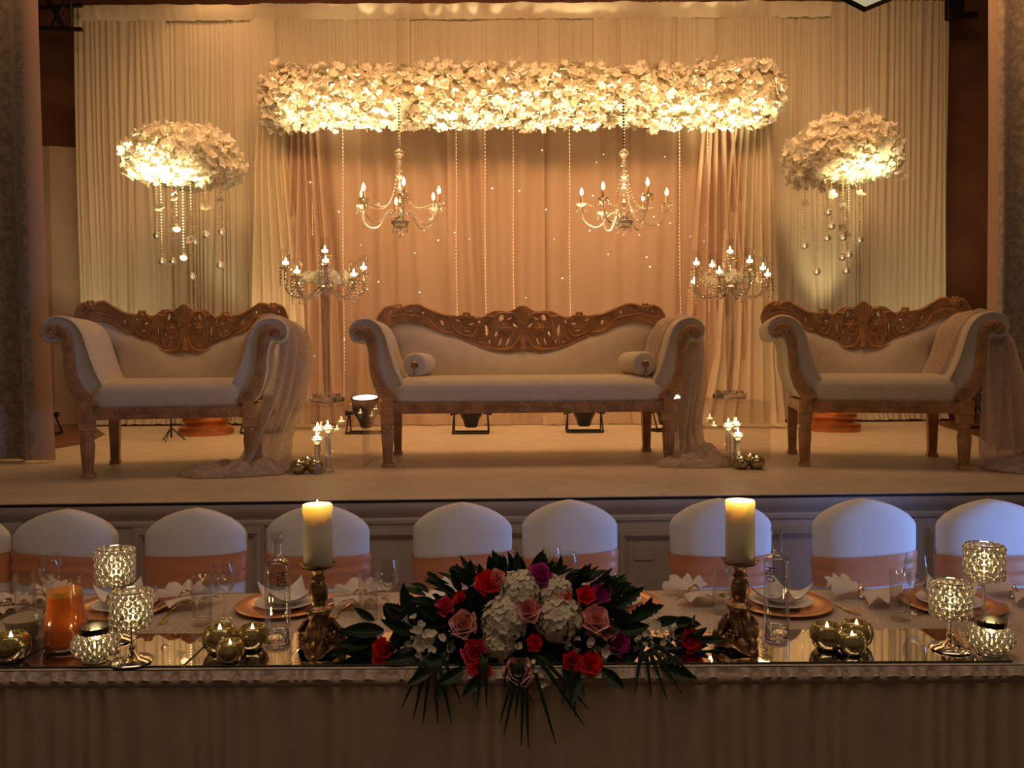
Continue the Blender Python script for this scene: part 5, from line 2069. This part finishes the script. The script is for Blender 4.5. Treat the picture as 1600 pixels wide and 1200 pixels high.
HY = [floret_head(M['hydrangea'], 'hydrangea_head', 70, .27, s) for s in (4, 5)]
for i, (cx, cy, r) in enumerate(((715, 285, 88), (945, 280, 92), (780, 160, 78), (690, 385, 62), (930, 170, 62))):
    stuff(place(HY[i % 2], 'hydrangea_head', cx, cy, r * 1.05, k=1.02))


def stock_mesh(seed, n=13):
    rn_ = random.Random(seed)
    src = petal_mesh('floret', 1.0, 5, .5, M['stock'], .6, seed)[0]
    b = MB()
    for i in range(n):
        v = Vector((rn_.uniform(-1, 1), rn_.uniform(-1, 1), rn_.uniform(0, .6)))
        if v.length > 1.05:
            v *= .8
        nn = (v + Vector((0, 0, .6)) + Vector((rn_.uniform(-.5, .5), rn_.uniform(-.5, .5), 0))).normalized()
        s = rn_.uniform(.20, .38)
        m4 = Matrix.Translation(v) @ face_rot(nn, rn_.uniform(0, 6)).to_4x4() @ Matrix.Diagonal((s, s, s, 1))
        b.add([m4 @ Vector(q) for q in src.v], src.f)
        b.ball(v - nn * .05, s * .35, 6, 4)
        b.tube([(0, 0, -.5), v], .02, 3)
    return b.data('white_sprig', M['stock'], angle=180)


STK = [stock_mesh(s) for s in (1, 2, 3)]
for i, (cx, cy, r) in enumerate(((325, 335, 58), (410, 415, 74), (740, 435, 52), (1090, 415, 62), (1365, 340, 58), (1360, 412, 52), (870, 590, 46), (845, 500, 42), (1440, 330, 42), (290, 440, 34), (1300, 395, 40), (1000, 390, 34), (340, 450, 40))):
    stuff(place(STK[i % 3], 'white_sprig', cx, cy, r, k=1.03))


def leaf_mesh(w, fold, seed, serr=0.0):
    b = MB()

    def fn(u, v):
        x = (u - .5) * 2
        ww = w * math.sin(PI * min(1, v * .97 + .03)) ** .8 * (1 - .3 * v)
        if serr:
            ww *= 1 - serr * (.5 + .5 * math.sin(v * 40))
        return (x * ww, v, fold * abs(x) * ww * 2 + .14 * v * v - .02)

    b.grid(fn, 5, 9 if not serr else 22)
    return b.data('leaf', M['leaf'], angle=180)


LM = [leaf_mesh(.26, .4, 0), leaf_mesh(.20, .3, 1), leaf_mesh(.15, .35, 2), leaf_mesh(.24, .3, 3, .35)]


def leaf(px, py, ang, length, k=1.0, kind=0, toward=-.25):
    """leaf rooted on the mound at a pixel; ang = direction in the picture plane, degrees from right"""
    p, n = on_mound(px, py, k)
    d = Vector((math.cos(R(ang)), toward, math.sin(R(ang)))).normalized()
    yv = d
    zv = (n + Vector((0, -.8, .3)) - yv * (n + Vector((0, -.8, .3))).dot(yv)).normalized()
    xv = yv.cross(zv)
    m3 = Matrix((xv, yv, zv)).transposed()
    s = length / F * p.y
    return inst(LM[kind], 'leaf', ct, p - Vector(ct.location), m3.to_euler(), s)


for (px, py, an, ln, kd) in ((600, 985, 170, 62, 1), (590, 998, 185, 60, 1), (575, 1000, 160, 50, 2), (560, 1008, 200, 44, 1), (600, 1015, 205, 60, 3), (620, 975, 120, 45, 1), (640, 965, 100, 50, 1), (660, 960, 70, 40, 0),
                             (585, 970, 140, 40, 1), (570, 1022, 215, 46, 3), (612, 1030, 200, 50, 3), (720, 925, 110, 40, 1), (735, 915, 80, 42, 0), (712, 930, 150, 36, 1), (755, 905, 100, 30, 1), (806, 895, 90, 32, 1), (830, 892, 60, 40, 2),
                             (862, 900, 40, 34, 1), (905, 910, 70, 34, 1), (935, 940, 60, 46, 3), (960, 950, 40, 55, 3), (985, 962, 30, 60, 3), (1000, 970, 70, 40, 1), (1020, 975, 20, 46, 1), (1045, 975, 5, 44, 0), (1075, 985, 80, 38, 2),
                             (1085, 1000, 15, 50, 2), (1060, 1030, -10, 52, 1), (1030, 1040, -25, 56, 3), (700, 990, 250, 46, 0), (740, 1010, 240, 46, 0), (780, 1000, 280, 40, 1), (835, 1010, 270, 46, 0), (850, 1018, 300, 44, 0),
                             (870, 1000, 70, 44, 0), (920, 1000, 330, 50, 1), (960, 1010, 300, 50, 0), (905, 1050, 250, 46, 1), (680, 1040, 210, 52, 1), (660, 1020, 190, 55, 0), (700, 1050, 240, 50, 1), (760, 1050, 230, 50, 1), (990, 1030, 290, 46, 1),
                             (650, 990, 160, 52, 1), (690, 965, 140, 50, 0), (965, 985, 20, 48, 0), (1000, 1000, 350, 55, 1), (1010, 1020, 320, 55, 3), (620, 1000, 230, 46, 0), (735, 975, 200, 38, 0), (930, 970, 340, 40, 0), (880, 1040, 290, 40, 0), (800, 1035, 260, 40, 1),
                             (725, 1045, 200, 44, 0), (940, 1045, 320, 44, 0), (1070, 1015, 340, 44, 1), (560, 990, 175, 36, 2), (1095, 1020, -5, 40, 2), (1040, 1000, 30, 50, 3), (1055, 1005, 10, 50, 1), (1050, 1018, -15, 55, 3), (1070, 1002, 40, 40, 1), (1035, 1020, 0, 60, 0), (1065, 1028, 15, 45, 3), (590, 1012, 180, 50, 0), (580, 1005, 150, 45, 3), (605, 1022, 190, 55, 1)):
    leaf(px, py, an + rn.uniform(-8, 8), ln * rn.uniform(.95, 1.15), .97, kd, rn.uniform(-.6, .2))
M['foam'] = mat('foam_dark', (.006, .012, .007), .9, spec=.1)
for i in range(190):
    a = rn.uniform(PI * .97, 2.03 * PI)
    rr = math.sqrt(rn.random()) * .95
    dx, dy = rr * math.cos(a), rr * math.sin(a)
    dz = math.sqrt(max(0, 1 - rr * rr))
    n = Vector((dx / FR.x, dy / FR.y, dz / FR.z)).normalized()
    p = FC0 + Vector((dx * FR.x, dy * FR.y, dz * FR.z)) * .80
    p.z = max(p.z, ZM + .01)
    yv = (Vector((dx * 1.2 + rn.uniform(-.5, .5), dy + rn.uniform(-.5, .5), rn.uniform(-.1, .5))) + n * .35).normalized()
    zv = (n + Vector((0, -.3, .2)) - yv * (n + Vector((0, -.3, .2))).dot(yv)).normalized()
    xv = yv.cross(zv)
    inst(LM[rn.randrange(4)], 'leaf', ct, p - Vector(ct.location), Matrix((xv, yv, zv)).transposed().to_euler(), rn.uniform(.045, .065))
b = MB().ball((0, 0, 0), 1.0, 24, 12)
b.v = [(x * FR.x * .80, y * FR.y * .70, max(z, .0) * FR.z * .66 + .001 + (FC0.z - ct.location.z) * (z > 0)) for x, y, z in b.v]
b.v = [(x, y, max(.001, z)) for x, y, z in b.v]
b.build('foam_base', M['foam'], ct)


def leaflet_mesh(path, w):
    b = MB()
    pts = catmull(path, 5)
    n = len(pts)

    def fn(u, v):
        i = int(round(v * (n - 1)))
        p = pts[i]
        t_ = (pts[min(i + 1, n - 1)] - pts[max(i - 1, 0)]).normalized()
        side = t_.cross(Vector((0, -1, .25))).normalized()
        ww = w * (math.sin(PI * min(.97, v * .9 + .1)) ** .7)
        return p + side * ww * (u - .5) * 2 + Vector((0, -.35 * ww * (1 - abs(u - .5) * 2), 0))

    b.grid(fn, 3, n)
    return b


def frond(root, tips, yf=2.155 * KT):
    rp = P(520 + root[0] / SXY, 860 + root[1] / SXY, 2.23 * KT)
    rp.z = max(rp.z, ZT + .012)
    mp = rp + Vector((0, .08, .03))
    st = MB().tube([mp, (mp + rp) / 2 + Vector((0, 0, .012)), rp], .004, 6).build('palm_frond', M['palm'], ct, world=True)
    for tx, ty in tips:
        e = P(520 + tx / SXY, 860 + ty / SXY, yf)
        mid = rp.lerp(e, .45) + Vector((0, -.012, .035))
        if mid.y > 2.165 * KT and mid.z < ZT + .01:
            mid.y = 2.165 * KT
        leaflet_mesh([rp, rp.lerp(mid, .5) + Vector((0, -.01, .018)), mid, e], .0052).build('leaflet', M['palm'], st, world=True, angle=180)


frond((430, 520), [(285, 660), (335, 700), (375, 725), (438, 725), (495, 720), (535, 640), (350, 610)])
frond((800, 560), [(695, 720), (712, 772), (785, 815), (815, 822), (930, 808), (1048, 730), (1066, 662), (760, 700)])
frond((640, 545), [(585, 625), (600, 655), (640, 660)])
frond((1290, 500), [(1258, 600), (1327, 612), (1392, 620), (1456, 600), (1512, 530), (1430, 560)])
frond((980, 545), [(1010, 690), (960, 640), (1050, 610)])

# ================================================================== pendant lantern at the top right
lc = P(1350, 14, 3.5)
lt = thing('pendant_lantern', 'black framed square lantern hanging at the top right', 'lantern', lc)
e1, e2 = Vector((math.cos(R(218)), math.sin(R(218)), 0)), Vector((math.cos(R(302)), math.sin(R(302)), 0))
sd, hh = .34, .46
cs = [Vector((0, 0, 0)), e1 * sd, e1 * sd + e2 * sd, e2 * sd]
for i in range(4):
    a, c = cs[i], cs[(i + 1) % 4]
    for z, nm in ((0, 'bottom_rail'), (hh, 'top_rail')):
        MB().tube([a + Vector((0, 0, z)), c + Vector((0, 0, z))], .014, 4).build(nm, M['black_metal'], lt, smooth=False)
    MB().tube([a, a + Vector((0, 0, hh))], .014, 4).build('corner_post', M['black_metal'], lt, smooth=False)
    k = (c - a).normalized() * .014
    MB().add([a + k + Vector((0, 0, .014)), c - k + Vector((0, 0, .014)), c - k + Vector((0, 0, hh - .014)), a + k + Vector((0, 0, hh - .014))], [(0, 1, 2, 3)]).build('glass_pane', M['lantern_glass'], lt, smooth=False)
mid = (cs[0] + cs[2]) / 2
MB().add([p.lerp(mid, .05) for p in cs], [(0, 1, 2, 3)]).build('bottom_pane', M['lantern_glass'], lt, smooth=False)
MB().add([p.lerp(mid, .0) + Vector((0, 0, hh)) for p in cs] + [mid + Vector((0, 0, hh + .12))], [(0, 1, 4), (1, 2, 4), (2, 3, 4), (3, 0, 4)]).build('roof_cap', M['black_metal'], lt, smooth=False)
MB().tube([mid + Vector((0, 0, hh + .1)), mid + Vector((0, 0, hh + 1.2))], .008, 6).build('chain', M['black_metal'], lt)
